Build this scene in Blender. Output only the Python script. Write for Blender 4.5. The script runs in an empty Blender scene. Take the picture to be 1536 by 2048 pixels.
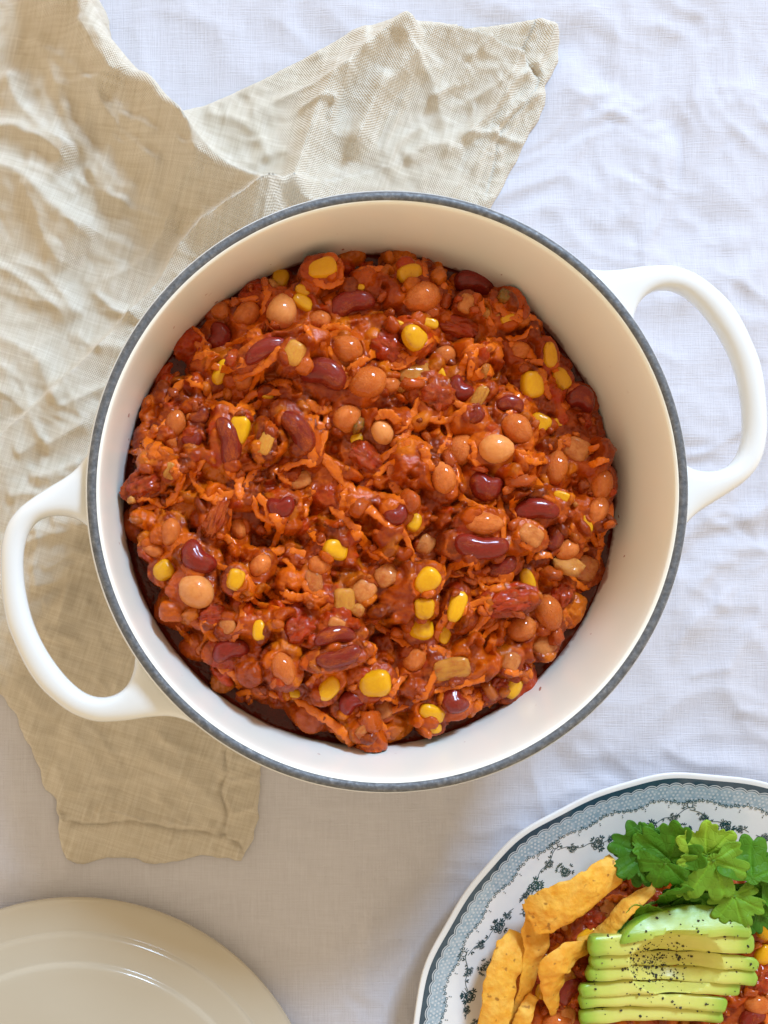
import bpy, math, random
import numpy as np
from mathutils import Vector, Matrix, Euler

random.seed(7)
RNG = np.random.default_rng(11)
scene = bpy.context.scene
COL = scene.collection

# ------------------------------------------------------------------ camera
# the camera hangs over the table and looks straight down; pot axis = world z
F = 2327.0                      # focal length in pixels of the 1536 x 2048 photograph
ZC = 0.4731                     # camera height above the table
CX, CY = -0.06545, -0.02926     # camera position over the table
VPU, VPV = 380.0, 1160.0        # where straight-down lands in the photograph
cam_d = bpy.data.cameras.new('camera')
cam = bpy.data.objects.new('camera', cam_d)
COL.objects.link(cam)
cam.location = (CX, CY, ZC)
cam_d.sensor_fit = 'VERTICAL'
cam_d.sensor_height = 36.0
cam_d.lens = 36.0 * F / 2048.0
cam_d.shift_x = (768.0 - VPU) / 2048.0
cam_d.shift_y = (VPV - 1024.0) / 2048.0
cam_d.clip_start = 0.01
cam_d.clip_end = 50.0
scene.camera = cam

# ------------------------------------------------------------------ light: a window beyond the top edge, warm room around
world = bpy.data.worlds.new('World')
scene.world = world
world.use_nodes = True
bg = world.node_tree.nodes['Background']
bg.inputs['Strength'].default_value = 1.0
# a warm room: light walls all round, a darker ceiling above them
_tc = world.node_tree.nodes.new('ShaderNodeTexCoord'); _sx = world.node_tree.nodes.new('ShaderNodeSeparateXYZ'); _rp = world.node_tree.nodes.new('ShaderNodeValToRGB')
world.node_tree.links.new(_tc.outputs['Generated'], _sx.inputs[0]); world.node_tree.links.new(_sx.outputs[2], _rp.inputs[0]); world.node_tree.links.new(_rp.outputs[0], bg.inputs['Color'])
_rp.color_ramp.elements[0].position = 0.0; _rp.color_ramp.elements[0].color = (1.50, 1.22, 0.86, 1)
_rp.color_ramp.elements[1].position = 1.0; _rp.color_ramp.elements[1].color = (0.55, 0.45, 0.32, 1)

def area(name, loc, target, sx, sy, power, color):
    d = bpy.data.lights.new(name, 'AREA')
    d.shape = 'RECTANGLE'; d.size = sx; d.size_y = sy
    d.energy = power; d.color = color
    o = bpy.data.objects.new(name, d); COL.objects.link(o)
    o.location = loc
    o.rotation_euler = (Vector(target) - Vector(loc)).to_track_quat('-Z', 'Y').to_euler()
    return o
area('window_light', (0.55, 1.14, 1.02), (0.02, 0.0, 0.03), 0.34, 0.38, 37.5, (0.48, 0.70, 1.0))

scene.view_settings.view_transform = 'Standard'
scene.view_settings.look = 'None'
scene.view_settings.exposure = 0.0
scene.view_settings.gamma = 1.0
scene.view_settings.use_curve_mapping = False
scene.cycles.max_bounces = 6
scene.cycles.diffuse_bounces = 3
scene.cycles.glossy_bounces = 4
scene.cycles.transmission_bounces = 4
scene.cycles.sample_clamp_indirect = 4.0
scene.cycles.use_denoising = True
scene.cycles.use_adaptive_sampling = True
scene.cycles.adaptive_threshold = 0.025

# ------------------------------------------------------------------ helpers
def W(u, v, z=0.0):
    k = (ZC - z) / F
    return np.array([CX + (u - VPU) * k, CY - (v - VPV) * k, z])
def L(px, z=0.0):
    return px * (ZC - z) / F
def WA(pts, z=0.0):
    p = np.asarray(pts, float); k = (ZC - z) / F
    return np.stack([CX + (p[:, 0] - VPU) * k, CY - (p[:, 1] - VPV) * k], 1)
def lin(r, g, b):
    f = lambda c: (c / 255 / 12.92) if c / 255 <= 0.04045 else ((c / 255 + 0.055) / 1.055) ** 2.4
    return (f(r), f(g), f(b))

_perm = np.random.default_rng(3).permutation(512)
def perlin(x, y, seed=0):
    x = np.asarray(x, float); y = np.asarray(y, float)
    xi = np.floor(x).astype(int); yi = np.floor(y).astype(int)
    xf = x - xi; yf = y - yi
    def g(ix, iy):
        h = _perm[(_perm[(ix + seed * 37) % 512] + iy + seed * 11) % 512] / 512.0 * 2 * np.pi
        return np.cos(h), np.sin(h)
    fade = lambda t: t * t * t * (t * (t * 6 - 15) + 10)
    u = fade(xf); v = fade(yf)
    r = 0
    for dx, wx in ((0, 1 - u), (1, u)):
        for dy, wy in ((0, 1 - v), (1, v)):
            gx, gy = g(xi + dx, yi + dy)
            r = r + wx * wy * (gx * (xf - dx) + gy * (yf - dy))
    return r * 1.5
def fbm(x, y, octv=4, seed=0, gain=0.5):
    r = 0; a = 1.0
    for i in range(octv):
        r = r + a * perlin(x * 2 ** i + 13.7 * i, y * 2 ** i - 7.3 * i, seed + i)
        a *= gain
    return r
def sstep(a, b, x):
    t = np.clip((x - a) / (b - a), 0, 1)
    return t * t * (3 - 2 * t)

def mesh_obj(name, V, Fc, mat=None, parent=None, smooth=True, col=None, sharp=None):
    me = bpy.data.meshes.new(name)
    V = np.asarray(V, float)
    me.from_pydata(V.tolist(), [], Fc.tolist() if isinstance(Fc, np.ndarray) else Fc)
    me.update()
    if smooth:
        me.polygons.foreach_set('use_smooth', np.ones(len(me.polygons), bool))
    if col is not None:
        a = me.color_attributes.new('Col', 'FLOAT_COLOR', 'POINT')
        c4 = np.ones((len(V), 4)); c4[:, :3] = col
        a.data.foreach_set('color', c4.ravel())
    if mat: me.materials.append(mat)
    o = bpy.data.objects.new(name, me)
    COL.objects.link(o)
    if parent: o.parent = parent
    return o
def empty(name, loc):
    o = bpy.data.objects.new(name, None); COL.objects.link(o)
    o.location = loc; o.empty_display_size = 0.01
    return o
def tag(o, label, cat=None, group=None, kind=None):
    o['label'] = label
    if cat: o['category'] = cat
    if group: o['group'] = group
    if kind: o['kind'] = kind
    return o
def grid_faces(nr, nc, wrap_c=False, wrap_r=False):
    r = np.arange(nr if wrap_r else nr - 1); c = np.arange(nc if wrap_c else nc - 1)
    R, C = np.meshgrid(r, c, indexing='ij')
    R2 = (R + 1) % nr; C2 = (C + 1) % nc
    return np.stack([R * nc + C, R * nc + C2, R2 * nc + C2, R2 * nc + C], -1).reshape(-1, 4)
def lathe(prof, n=128):
    """prof: list of (r, z), from the underside outwards and up; the faces look outwards when z rises"""
    p = np.asarray(prof, float)
    t = np.linspace(0, 2 * np.pi, n, endpoint=False)
    V = np.stack([p[:, 0, None] * np.cos(t), p[:, 0, None] * np.sin(t), np.repeat(p[:, 1, None], n, 1)], -1).reshape(-1, 3)
    return V, grid_faces(len(p), n, wrap_c=True)
def curve(pts, n):
    """Catmull-Rom through pts, n samples"""
    p = np.asarray(pts, float)
    q = np.vstack([2 * p[0] - p[1], p, 2 * p[-1] - p[-2]])
    t = np.linspace(0, len(p) - 1 - 1e-9, n)
    i = t.astype(int); f = (t - i)[:, None]
    a, b, c, d = q[i], q[i + 1], q[i + 2], q[i + 3]
    return 0.5 * (2 * b + (c - a) * f + (2 * a - 5 * b + 4 * c - d) * f ** 2 + (3 * b - a - 3 * c + d) * f ** 3)
def sphere(nu=20, nv=12):
    th = np.linspace(0, np.pi, nv + 1)[1:-1]; ph = np.linspace(0, 2 * np.pi, nu, endpoint=False)
    T, P = np.meshgrid(th, ph, indexing='ij')
    V = np.stack([np.sin(T) * np.cos(P), np.sin(T) * np.sin(P), np.cos(T)], -1).reshape(-1, 3)
    Fc = [list(map(int, f[::-1])) for f in grid_faces(nv - 1, nu, wrap_c=True)]
    top = len(V); V = np.vstack([V, [[0, 0, 1], [0, 0, -1]]])
    for j in range(nu):
        Fc.append([top, j, (j + 1) % nu])
        o = (nv - 2) * nu
        Fc.append([top + 1, o + (j + 1) % nu, o + j])
    return V, Fc
def seg_dist(P, A, B):
    """distance of points P (n,2) to the polyline segments A->B (m,2): returns d, index, t"""
    best = np.full(len(P), 1e9); idx = np.zeros(len(P), int); tt = np.zeros(len(P)); side = np.zeros(len(P))
    for i in range(len(A)):
        e = B[i] - A[i]; l2 = max(e @ e, 1e-18)
        t = np.clip(((P - A[i]) @ e) / l2, 0, 1)
        q = A[i] + t[:, None] * e
        dv = P - q
        d = np.hypot(dv[:, 0], dv[:, 1])
        m = d < best
        best[m] = d[m]; idx[m] = i; tt[m] = t[m]
        s = e[0] * dv[:, 1] - e[1] * dv[:, 0]
        side[m] = s[m]
    return best, idx, tt, side
def inside(P, poly):
    x, y = P[:, 0], P[:, 1]; r = np.zeros(len(P), bool)
    n = len(poly)
    for i in range(n):
        x1, y1 = poly[i]; x2, y2 = poly[(i + 1) % n]
        c = ((y1 > y) != (y2 > y)) & (x < (x2 - x1) * (y - y1) / (y2 - y1 + 1e-18) + x1)
        r ^= c
    return r

# ------------------------------------------------------------------ material helpers
class NT:
    def __init__(self, name):
        self.m = bpy.data.materials.new(name); self.m.use_nodes = True
        self.t = self.m.node_tree; self.n = self.t.nodes; self.l = self.t.links
        self.b = self.n['Principled BSDF']; self.out = self.n['Material Output']
    def node(self, typ, **kw):
        n = self.n.new(typ)
        for k, v in kw.items():
            if k in n.inputs.keys() if isinstance(k, str) else False: pass
            setattr(n, k, v)
        return n
    def put(self, sock, val):
        if hasattr(val, 'is_linked') or hasattr(val, 'links'): self.l.new(val, sock)
        elif isinstance(val, (tuple, list)) and len(val) == 3 and sock.type == 'RGBA': sock.default_value = (*val, 1)
        else: sock.default_value = val
    def set(self, **kw):
        for k, v in kw.items(): self.put(self.b.inputs[k.replace('_', ' ')], v)
    def coord(self, which='Object'):
        return self.n.new('ShaderNodeTexCoord').outputs[which]
    def mapping(self, vec, scale=(1, 1, 1), rot=(0, 0, 0), loc=(0, 0, 0)):
        m = self.n.new('ShaderNodeMapping'); self.l.new(vec, m.inputs['Vector'])
        m.inputs['Scale'].default_value = scale; m.inputs['Rotation'].default_value = rot
        self.put(m.inputs['Location'], loc)
        return m.outputs[0]
    def noise(self, vec, scale=5, detail=3, rough=0.5, dist=0.0, out='Fac'):
        n = self.n.new('ShaderNodeTexNoise'); self.l.new(vec, n.inputs['Vector'])
        n.inputs['Scale'].default_value = scale; n.inputs['Detail'].default_value = detail
        n.inputs['Roughness'].default_value = rough; n.inputs['Distortion'].default_value = dist
        return n.outputs[out]
    def voronoi(self, vec, scale=5, feature='F1', out='Distance'):
        n = self.n.new('ShaderNodeTexVoronoi'); n.feature = feature
        self.l.new(vec, n.inputs['Vector']); n.inputs['Scale'].default_value = scale
        return n.outputs[out]
    def math(self, op, a, b=0.0, c=0.0):
        n = self.n.new('ShaderNodeMath'); n.operation = op
        self.put(n.inputs[0], a); self.put(n.inputs[1], b); self.put(n.inputs[2], c)
        return n.outputs[0]
    def vmath(self, op, a, b):
        n = self.n.new('ShaderNodeVectorMath'); n.operation = op
        self.put(n.inputs[0], a); self.put(n.inputs[1], b)
        return n.outputs[0]
    def ramp(self, fac, stops):
        n = self.n.new('ShaderNodeValToRGB'); self.put(n.inputs[0], fac)
        e = n.color_ramp.elements
        while len(e) < len(stops): e.new(0.5)
        for x, (p, c) in zip(e, stops):
            x.position = p; x.color = (*c, 1) if len(c) == 3 else c
        return n.outputs[0]
    def rng(self, fac, a, b, c=0.0, d=1.0):
        n = self.n.new('ShaderNodeMapRange'); self.put(n.inputs[0], fac)
        for i, v in enumerate((a, b, c, d)): self.put(n.inputs[i + 1], v)
        return n.outputs[0]
    def mix(self, fac, a, b, mode='MIX'):
        n = self.n.new('ShaderNodeMix'); n.data_type = 'RGBA'; n.blend_type = mode
        self.put(n.inputs[0], fac); self.put(n.inputs[6], a); self.put(n.inputs[7], b)
        return n.outputs[2]
    def bump(self, h, strength=0.5, dist=0.001, normal=None):
        n = self.n.new('ShaderNodeBump'); self.put(n.inputs['Height'], h)
        n.inputs['Strength'].default_value = strength; n.inputs['Distance'].default_value = dist
        if normal: self.l.new(normal, n.inputs['Normal'])
        return n.outputs[0]
    def attr(self, name='Col'):
        n = self.n.new('ShaderNodeAttribute'); n.attribute_name = name
        return n.outputs['Color']
    def random(self):
        return self.n.new('ShaderNodeObjectInfo').outputs['Random']
# ================================================================== tablecloth and napkin
POT_R = 0.1
PLATE_C = W(1395, 2120, 0.018)[:2]; PLATE_R = L(572, 0.018)
LID_C = W(150, 2296, 0.008)[:2]; LID_R = L(498, 0.008)

def cloth_mat(name, base, base2, pitch, weave, slub, rot, rough=0.9, warp=0.0):
    t = NT(name)
    co = t.mapping(t.coord(), rot=(0, 0, rot))
    if warp:
        w = t.noise(co, 14, 2, out='Color')
        co = t.vmath('ADD', co, t.vmath('MULTIPLY', t.vmath('SUBTRACT', w, (0.5, 0.5, 0.5)), (warp, warp, 0)))
    fx = t.noise(t.mapping(co, scale=(1 / pitch, 0.04 / pitch, 1)), 1.0, 3, 0.7)
    fy = t.noise(t.mapping(co, scale=(0.04 / pitch, 1 / pitch, 1)), 1.0, 3, 0.7)
    sx = t.n.new('ShaderNodeSeparateXYZ'); t.l.new(co, sx.inputs[0])
    k = 2 * math.pi / pitch
    wx = t.math('SINE', t.math('MULTIPLY', sx.outputs[0], k)); wy = t.math('SINE', t.math('MULTIPLY', sx.outputs[1], k))
    ww = t.math('MULTIPLY', wx, wy)
    thr = t.math('ADD', fx, fy)
    h = t.math('ADD', t.math('MULTIPLY', thr, slub), t.math('MULTIPLY', ww, weave))
    big = t.noise(co, 22, 4, 0.6)
    c = t.mix(t.rng(thr, 0.65, 1.35), base2, base)
    c = t.mix(t.math('MULTIPLY', t.rng(ww, -0.2, -1.0), 0.16 if weave > 0 else 0.0), c, tuple(x * 0.62 for x in base2))
    c = t.mix(t.rng(big, 0.35, 0.7, 0, 0.25), c, base2)
    t.set(Base_Color=c, Roughness=rough, Specular_IOR_Level=0.15, Sheen_Weight=0.15, Sheen_Roughness=0.5)
    t.set(Normal=t.bump(h, 0.75, pitch * 0.5))
    return t.m
M_TABLE = cloth_mat('white_linen', (0.63, 0.62, 0.665), (0.535, 0.515, 0.545), 0.00062, 0.0, 1.1, 0.0)
M_NAPKIN = cloth_mat('natural_linen', (0.79, 0.725, 0.615), (0.58, 0.495, 0.37), 0.00105, 0.5, 1.1, math.radians(17), warp=0.006)

def ridges(U, V, lst):
    """sum of hand placed folds; U, V in photograph pixels at table height; returns metres"""
    P = np.stack([U.ravel(), V.ravel()], 1)
    H = np.zeros(len(P))
    for pts, h, wl, wr in lst:
        c = curve(pts, max(12, 5 * len(pts))) if len(pts) > 2 else np.asarray(pts, float)
        mg = 4.2 * max(wl, wr)
        sel = np.flatnonzero((P[:, 0] > c[:, 0].min() - mg) & (P[:, 0] < c[:, 0].max() + mg) & (P[:, 1] > c[:, 1].min() - mg) & (P[:, 1] < c[:, 1].max() + mg))
        if len(sel) == 0: continue
        d, i, t, s = seg_dist(P[sel], c[:-1], c[1:])
        w = np.where(s > 0, wr, wl)                         # image y runs down: s > 0 is right of the way along
        along = (i + t) / (len(c) - 1)
        fade = sstep(0, 0.12, along) * sstep(1.0, 0.88, along) * 0.9 + 0.1
        H[sel] += h * 0.001 * np.exp(-(np.sqrt(d * d + 2.0) / w) ** 1.25) * fade
    return H.reshape(U.shape)

# ---- tablecloth
TC_CREASE = [
    ([(1080, 180), (1250, 215), (1400, 200), (1600, 230)], 1.6, 60, 45),
    ([(1110, 330), (1220, 400), (1330, 520), (1420, 650)], 1.0, 14, 34),
    ([(1240, 290), (1380, 330), (1500, 420), (1620, 520)], 1.3, 28, 50),
    ([(1130, 260), (1200, 330), (1290, 380)], 0.8, 12, 26),
    ([(1480, 450), (1530, 560), (1560, 660)], 0.9, 12, 22),
    ([(1380, 1120), (1450, 1180), (1560, 1200)], 0.9, 20, 30),
    ([(1330, 1290), (1430, 1250), (1560, 1280)], 1.1, 18, 30),
    ([(1260, 1480), (1360, 1400), (1460, 1380), (1560, 1420)], 1.2, 16, 28),
    ([(1300, 1520), (1400, 1470), (1560, 1480)], 0.9, 16, 22),
    ([(1390, 740), (1440, 800), (1470, 860)], 0.5, 10, 22),
    ([(1350, 820), (1400, 870), (1460, 890)], 0.5, 10, 20),
    ([(900, 1640), (1000, 1610), (1100, 1600), (1180, 1560)], 1.5, 22, 40),
    ([(860, 1650), (900, 1780), (880, 1950)], 0.9, 40, 25),
    ([(640, 1640), (680, 1760), (660, 1960)], 0.5, 30, 22),
    ([(540, 1700), (640, 1690), (760, 1700)], 0.4, 14, 16),
    ([(300, -40), (420, 60), (500, 120), (620, 130)], 1.2, 40, 40),
    ([(620, -40), (700, 20), (820, 40)], 1.1, 20, 40),
    ([(880, -30), (980, 20), (1100, 30), (1300, 60)], 1.0, 25, 40),
    ([(1300, 60), (1360, 20), (1420, -20)], 0.8, 14, 22),
    ([(0, 1480), (40, 1600), (20, 1740)], 0.6, 25, 30),
    ([(150, -90), (600, -75), (1100, -60), (1640, -50)], 7.0, 150, 150),
    ([(1180, 560), (1300, 600), (1460, 560), (1600, 600)], 1.2, 50, 40),
]
def strays(rs, n, box, ang, spread, l0, l1, h0, h1, w0, w1):
    out = []
    for _ in range(n):
        u0 = rs.uniform(box[0], box[2]); v0 = rs.uniform(box[1], box[3]); a = math.radians(ang + rs.normal(0, spread)); l = rs.uniform(l0, l1)
        p = [(u0, v0)]
        for _ in range(3):
            a += rs.normal(0, 0.28); p.append((p[-1][0] + math.cos(a) * l / 3, p[-1][1] + math.sin(a) * l / 3))
        w = rs.uniform(w0, w1); k = rs.uniform(0.5, 2.2)
        out.append((p, rs.uniform(h0, h1), w * k, w))
    return out
_rs = np.random.default_rng(77)
TC_CREASE += strays(_rs, 26, (1080, 150, 1500, 700), 40, 22, 120, 320, 0.5, 1.3, 7, 16)
TC_CREASE += strays(_rs, 22, (1300, 1000, 1500, 1500), -20, 30, 90, 240, 0.5, 1.2, 6, 14)
TC_CREASE += strays(_rs, 14, (230, 0, 1300, 60), 10, 25, 100, 260, 0.4, 1.0, 8, 16)
TC_CREASE += strays(_rs, 16, (540, 1600, 1000, 2000), 80, 40, 80, 260, 0.3, 0.8, 8, 16)
def tc_height(x, y):
    u = VPU + (x - CX) * F / ZC; v = VPV - (y - CY) * F / ZC
    h = 0.75 * ridges(u, v, TC_CREASE)
    wx_ = 1.1 * fbm(x * 16, y * 16, 2, 51); wy_ = 1.1 * fbm(x * 16 + 9, y * 16, 2, 52)
    right = 0.45 + 0.55 * sstep(0.0, 0.10, x)
    pat = sstep(-0.25, 0.5, fbm(x * 11 + 5, y * 11, 2, 57))
    h += right * (-0.0028 * np.abs(perlin(x * 11 + y * 7 + wx_, y * 17 - x * 6 + wy_, 41)) - pat * (0.0018 * np.abs(perlin(x * 34 - y * 16 + wx_, y * 30 + x * 26 + wy_, 43)) + 0.0008 * np.abs(perlin(x * 85 + 2 * wx_, y * 70 + 2 * wy_, 45))) + 0.0016)
    h += 0.0009 * fbm(x * 9 + 3, y * 14, 3, 5) + 0.00035 * np.abs(perlin(x * 40 + 0.8 * y * 30, y * 26, 9))
    h += 0.00016 * fbm(x * 130, y * 60, 3, 21)
    w = 1 - 0.97 * sstep(0.116, 0.092, np.hypot(x, y))
    w *= 1 - 0.97 * sstep(0.075, 0.055, np.hypot(x - PLATE_C[0], y - PLATE_C[1]))
    w *= 1 - 0.97 * sstep(LID_R + 0.012, LID_R - 0.01, np.hypot(x - LID_C[0], y - LID_C[1]))
    return h * w - 0.0012
gx = np.unique(np.concatenate([np.linspace(-0.60, -0.19, 28), np.arange(-0.19, 0.225, 0.0013), np.linspace(0.226, 0.60, 28)]))
gy = np.unique(np.concatenate([np.linspace(-0.60, -0.28, 22), np.arange(-0.28, 0.275, 0.0013), np.linspace(0.276, 0.60, 22)]))
GX, GY = np.meshgrid(gx, gy)
TZ = tc_height(GX, GY)
o = mesh_obj('tablecloth', np.stack([GX, GY, TZ], -1).reshape(-1, 3), grid_faces(*GX.shape), M_TABLE)
tag(o, 'white linen tablecloth with soft creases, spread under everything', 'tablecloth')

# ---- napkin: a crumpled linen towel that runs under the pot
NAP_POLY = [(-160, -160), (150, -160), (176, -60), (192, 0), (204, 22), (218, 48), (222, 85), (232, 110), (262, 150), (292, 186), (318, 196),
            (342, 214), (356, 232), (372, 224), (430, 205), (490, 178), (540, 155), (570, 138), (640, 104), (700, 72), (740, 64), (790, 55), (830, 62),
            (880, 66), (960, 62), (1040, 52), (1085, 50), (1112, 58), (1116, 90), (1114, 128), (1098, 158), (1088, 176), (1090, 198), (1078, 240), (1056, 270),
            (1034, 320), (1020, 345), (1002, 380), (984, 412), (960, 470), (800, 700), (640, 1200), (540, 1480), (523, 1535), (520, 1570), (516, 1640),
            (505, 1680), (482, 1722), (440, 1716), (400, 1712), (350, 1724), (310, 1730), (270, 1718), (215, 1716), (165, 1730), (130, 1718), (120, 1690), (116, 1640), (112, 1600), (90, 1580), (72, 1520),
            (52, 1480), (30, 1430), (5, 1395), (-40, 1330), (-160, 1240)]
NAP = [
    # big fold at the upper left, its back falling away to the lower left
    ([(120, -120), (176, 0), (196, 70), (226, 140), (300, 220), (352, 290), (420, 368), (500, 412), (580, 420)], 20, 26, 120),
    ([(60, -80), (85, 10), (110, 45), (150, 40)], 5, 22, 30),
    ([(90, 30), (130, 62), (170, 70), (215, 58)], 3.5, 13, 22),
    ([(20, 150), (40, 220), (70, 260), (110, 300), (170, 340)], 4, 26, 40),
    ([(-60, 280), (20, 275), (60, 290), (110, 320), (150, 360)], 3.5, 16, 30),
    ([(-80, 330), (0, 350), (60, 380), (120, 440), (200, 500)], 6, 34, 70),
    ([(170, 200), (215, 260), (255, 310), (330, 380)], 1.3, 9, 14),
    ([(170, 110), (190, 150), (215, 190), (250, 230)], 1.5, 9, 16),
    ([(130, 230), (180, 320), (250, 400)], 0.8, 10, 14),
    ([(200, 400), (280, 440), (350, 470)], 0.7, 8, 12), ([(120, 430), (180, 470), (300, 520)], 0.6, 7, 12),
    # fold that lies along the pot, sharp on its left
    ([(-120, 970), (-20, 900), (60, 838), (150, 755), (230, 675), (310, 592), (360, 520), (410, 478), (480, 448), (560, 405), (640, 380)], 7.5, 8, 150),
    ([(-40, 520), (40, 560), (90, 600), (150, 650)], 2.2, 14, 24),
    ([(-60, 640), (30, 690), (100, 740)], 1.8, 16, 30), ([(-60, 770), (10, 790), (60, 830)], 1.8, 14, 20),
    ([(90, 900), (130, 880), (180, 850)], 1.6, 14, 16), ([(60, 960), (110, 950), (170, 925)], 1.5, 10, 14), ([(120, 830), (180, 800), (230, 775)], 1.0, 8, 12),
    ([(20, 1000), (60, 990), (110, 1000)], 1.2, 12, 12),
    # the sheet behind the pot
    ([(560, 440), (580, 380), (608, 300), (640, 215), (700, 150), (770, 95), (810, 60)], 9, 32, 55),
    ([(770, 56), (840, 66), (910, 84), (1000, 112), (1050, 138)], 5.0, 5, 75),
    ([(400, 235), (470, 250), (520, 290), (540, 340)], 2.2, 24, 22),
    ([(690, 330), (740, 230), (790, 170), (830, 130)], 4.5, 30, 30),
    
    ([(850, 220), (900, 180), (930, 150)], 1.2, 14, 14), ([(800, 330), (860, 300), (930, 310)], 1.6, 16, 20),
    ([(900, 300), (970, 240), (1020, 180), (1060, 150)], 2.6, 16, 12), ([(930, 370), (985, 270), (1030, 225), (1080, 195)], 2.2, 14, 10),
    ([(1060, 150), (1085, 110), (1100, 60)], 2.0, 12, 12),
    ([(840, 150), (880, 250), (890, 330)], 1.2, 18, 14), ([(760, 360), (800, 290), (850, 260)], 1.5, 18, 18),
    # under and below the left handle
    ([(40, 1090), (90, 1075), (150, 1060), (200, 1040)], 2.4, 16, 18), ([(60, 1175), (110, 1165), (160, 1140), (210, 1100)], 2.6, 22, 9),
    ([(80, 1260), (130, 1230), (190, 1200)], 1.6, 20, 24), ([(10, 1230), (40, 1290), (60, 1350)], 1.2, 12, 18), ([(0, 1320), (60, 1390), (120, 1440)], 1.2, 16, 20),
    ([(120, 1440), (180, 1500), (200, 1570)], 1.0, 20, 22), ([(260, 1480), (330, 1520), (420, 1540)], 0.8, 14, 22),
    ([(190, 1632), (212, 1618), (260, 1625), (300, 1640)], 2.2, 7, 6), ([(330, 1648), (350, 1642), (380, 1646)], 1.4, 6, 6),
    ([(300, 1700), (330, 1690), (370, 1668)], 1.2, 8, 8), ([(460, 1560), (490, 1556), (518, 1550)], 1.0, 7, 7), ([(455, 1620), (485, 1618), (512, 1608)], 1.0, 7, 6),
    ([(120, 1610), (124, 1630), (140, 1640)], 1.4, 5, 6),
]
NAP += strays(_rs, 18, (0, 20, 330, 420), 52, 12, 110, 300, 0.4, 1.4, 7, 15)
NAP += strays(_rs, 16, (-20, 480, 200, 880), 40, 22, 80, 220, 0.4, 1.2, 7, 15)
NAP += strays(_rs, 16, (20, 880, 150, 1300), -15, 22, 60, 150, 0.5, 1.4, 6, 12)
NAP += strays(_rs, 16, (90, 1420, 380, 1600), 35, 40, 60, 180, 0.4, 1.0, 6, 12)
NAP += strays(_rs, 24, (400, 90, 960, 360), -48, 22, 70, 200, 0.5, 1.5, 6, 13)
SEAMS = [([(448, 1500), (452, 1545), (440, 1580), (452, 1620), (450, 1662)]), ([(118, 1612), (140, 1640), (190, 1648), (270, 1640), (340, 1655), (400, 1662), (450, 1668)]),
         ([(1062, 60), (1044, 100), (1046, 130), (1060, 150), (1072, 170), (1050, 210), (1010, 250), (990, 290), (985, 340), (968, 400)]),
         ([(450, 1668), (480, 1690), (484, 1716)])]
poly_w = WA(NAP_POLY)
_pc = np.vstack([poly_w, poly_w[:1]])
lo = poly_w.min(0); hi = poly_w.max(0)
lo[0] = max(lo[0], -0.20); hi[1] = min(hi[1], 0.29)
step = 0.0008
nx = np.arange(lo[0] - step, hi[0] + 2 * step, step); ny = np.arange(lo[1] - step, hi[1] + 2 * step, step)
NX, NY = np.meshgrid(nx, ny)
P = np.stack([NX.ravel(), NY.ravel()], 1)
ins = inside(P, poly_w) & (np.hypot(P[:, 0], P[:, 1]) > 0.045)
Fq = grid_faces(*NX.shape)
keep = ins[Fq].any(1)
Fq = Fq[keep]
used = np.unique(Fq)
remap = -np.ones(len(P), int); remap[used] = np.arange(len(used))
Q = P[used]; qi = ins[used]; Fq = remap[Fq]
far = np.hypot(Q[:, 0], Q[:, 1]) < 0.05
d, idx, tt, sd = seg_dist(Q, _pc[:-1], _pc[1:])
snap = (~qi) & (~far)
A_ = _pc[:-1][idx]; B_ = _pc[1:][idx]
near = A_ + tt[:, None] * (B_ - A_)
Q[snap] = near[snap]; d[snap] = 0
# a linen edge is never a clean line
wob = 0.0007 * perlin(Q[:, 0] * 210, Q[:, 1] * 210, 31) * np.exp(-d / 0.004)
Q[:, 0] += wob; Q[:, 1] += wob * 0.7
u = VPU + (Q[:, 0] - CX) * F / ZC; v = VPV - (Q[:, 1] - CY) * F / ZC
fold = 1.85 * ridges(u, v, NAP)
fold += 0.0016 * fbm(u / 130, v / 170, 3, 2) - 0.0012 * np.abs(fbm((u + 0.6 * v) / 60, (v - 0.6 * u) / 190, 2, 8)) - 0.0010 * np.abs(perlin((u - 0.7 * v) / 48 + fbm(u / 90, v / 90, 2, 3), (v + 0.7 * u) / 120, 19)) - 0.0006 * np.abs(perlin(u / 22 + 2 * perlin(u / 70, v / 70, 5), v / 36, 27)) + 0.0014
fold += 0.0012
rp = np.hypot(Q[:, 0], Q[:, 1])
fold *= sstep(0.083, 0.096, rp)
T = 0.0011
fold = np.maximum(fold, -0.0002)
rollw = 0.0016 + 0.28 * fold
e = 1 - np.clip(d / rollw, 0, 1)
NZ = tc_height(Q[:, 0], Q[:, 1]) * sstep(0.0, 0.02, rp) + 0.0002 + (T + fold) * np.sqrt(np.clip(1 - e ** 2, 0, 1))
Pq = np.stack([u, v], 1)
for s_ in SEAMS:
    c = curve(s_, 60)
    ds, i_, t_, s2 = seg_dist(Pq, c[:-1], c[1:])
    NZ += -0.0012 * np.exp(-(ds / 3.0) ** 2) + 0.0007 * np.exp(-((ds - 10) / 8) ** 2) * (1 + 1.3 * perlin(u / 15, v / 15, 4))
NZ = np.maximum(NZ, -0.0011)
nap = mesh_obj('linen_napkin', np.column_stack([Q, NZ]), Fq, M_NAPKIN)
tag(nap, 'crumpled natural beige linen napkin tucked under the white pot', 'napkin')
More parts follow.
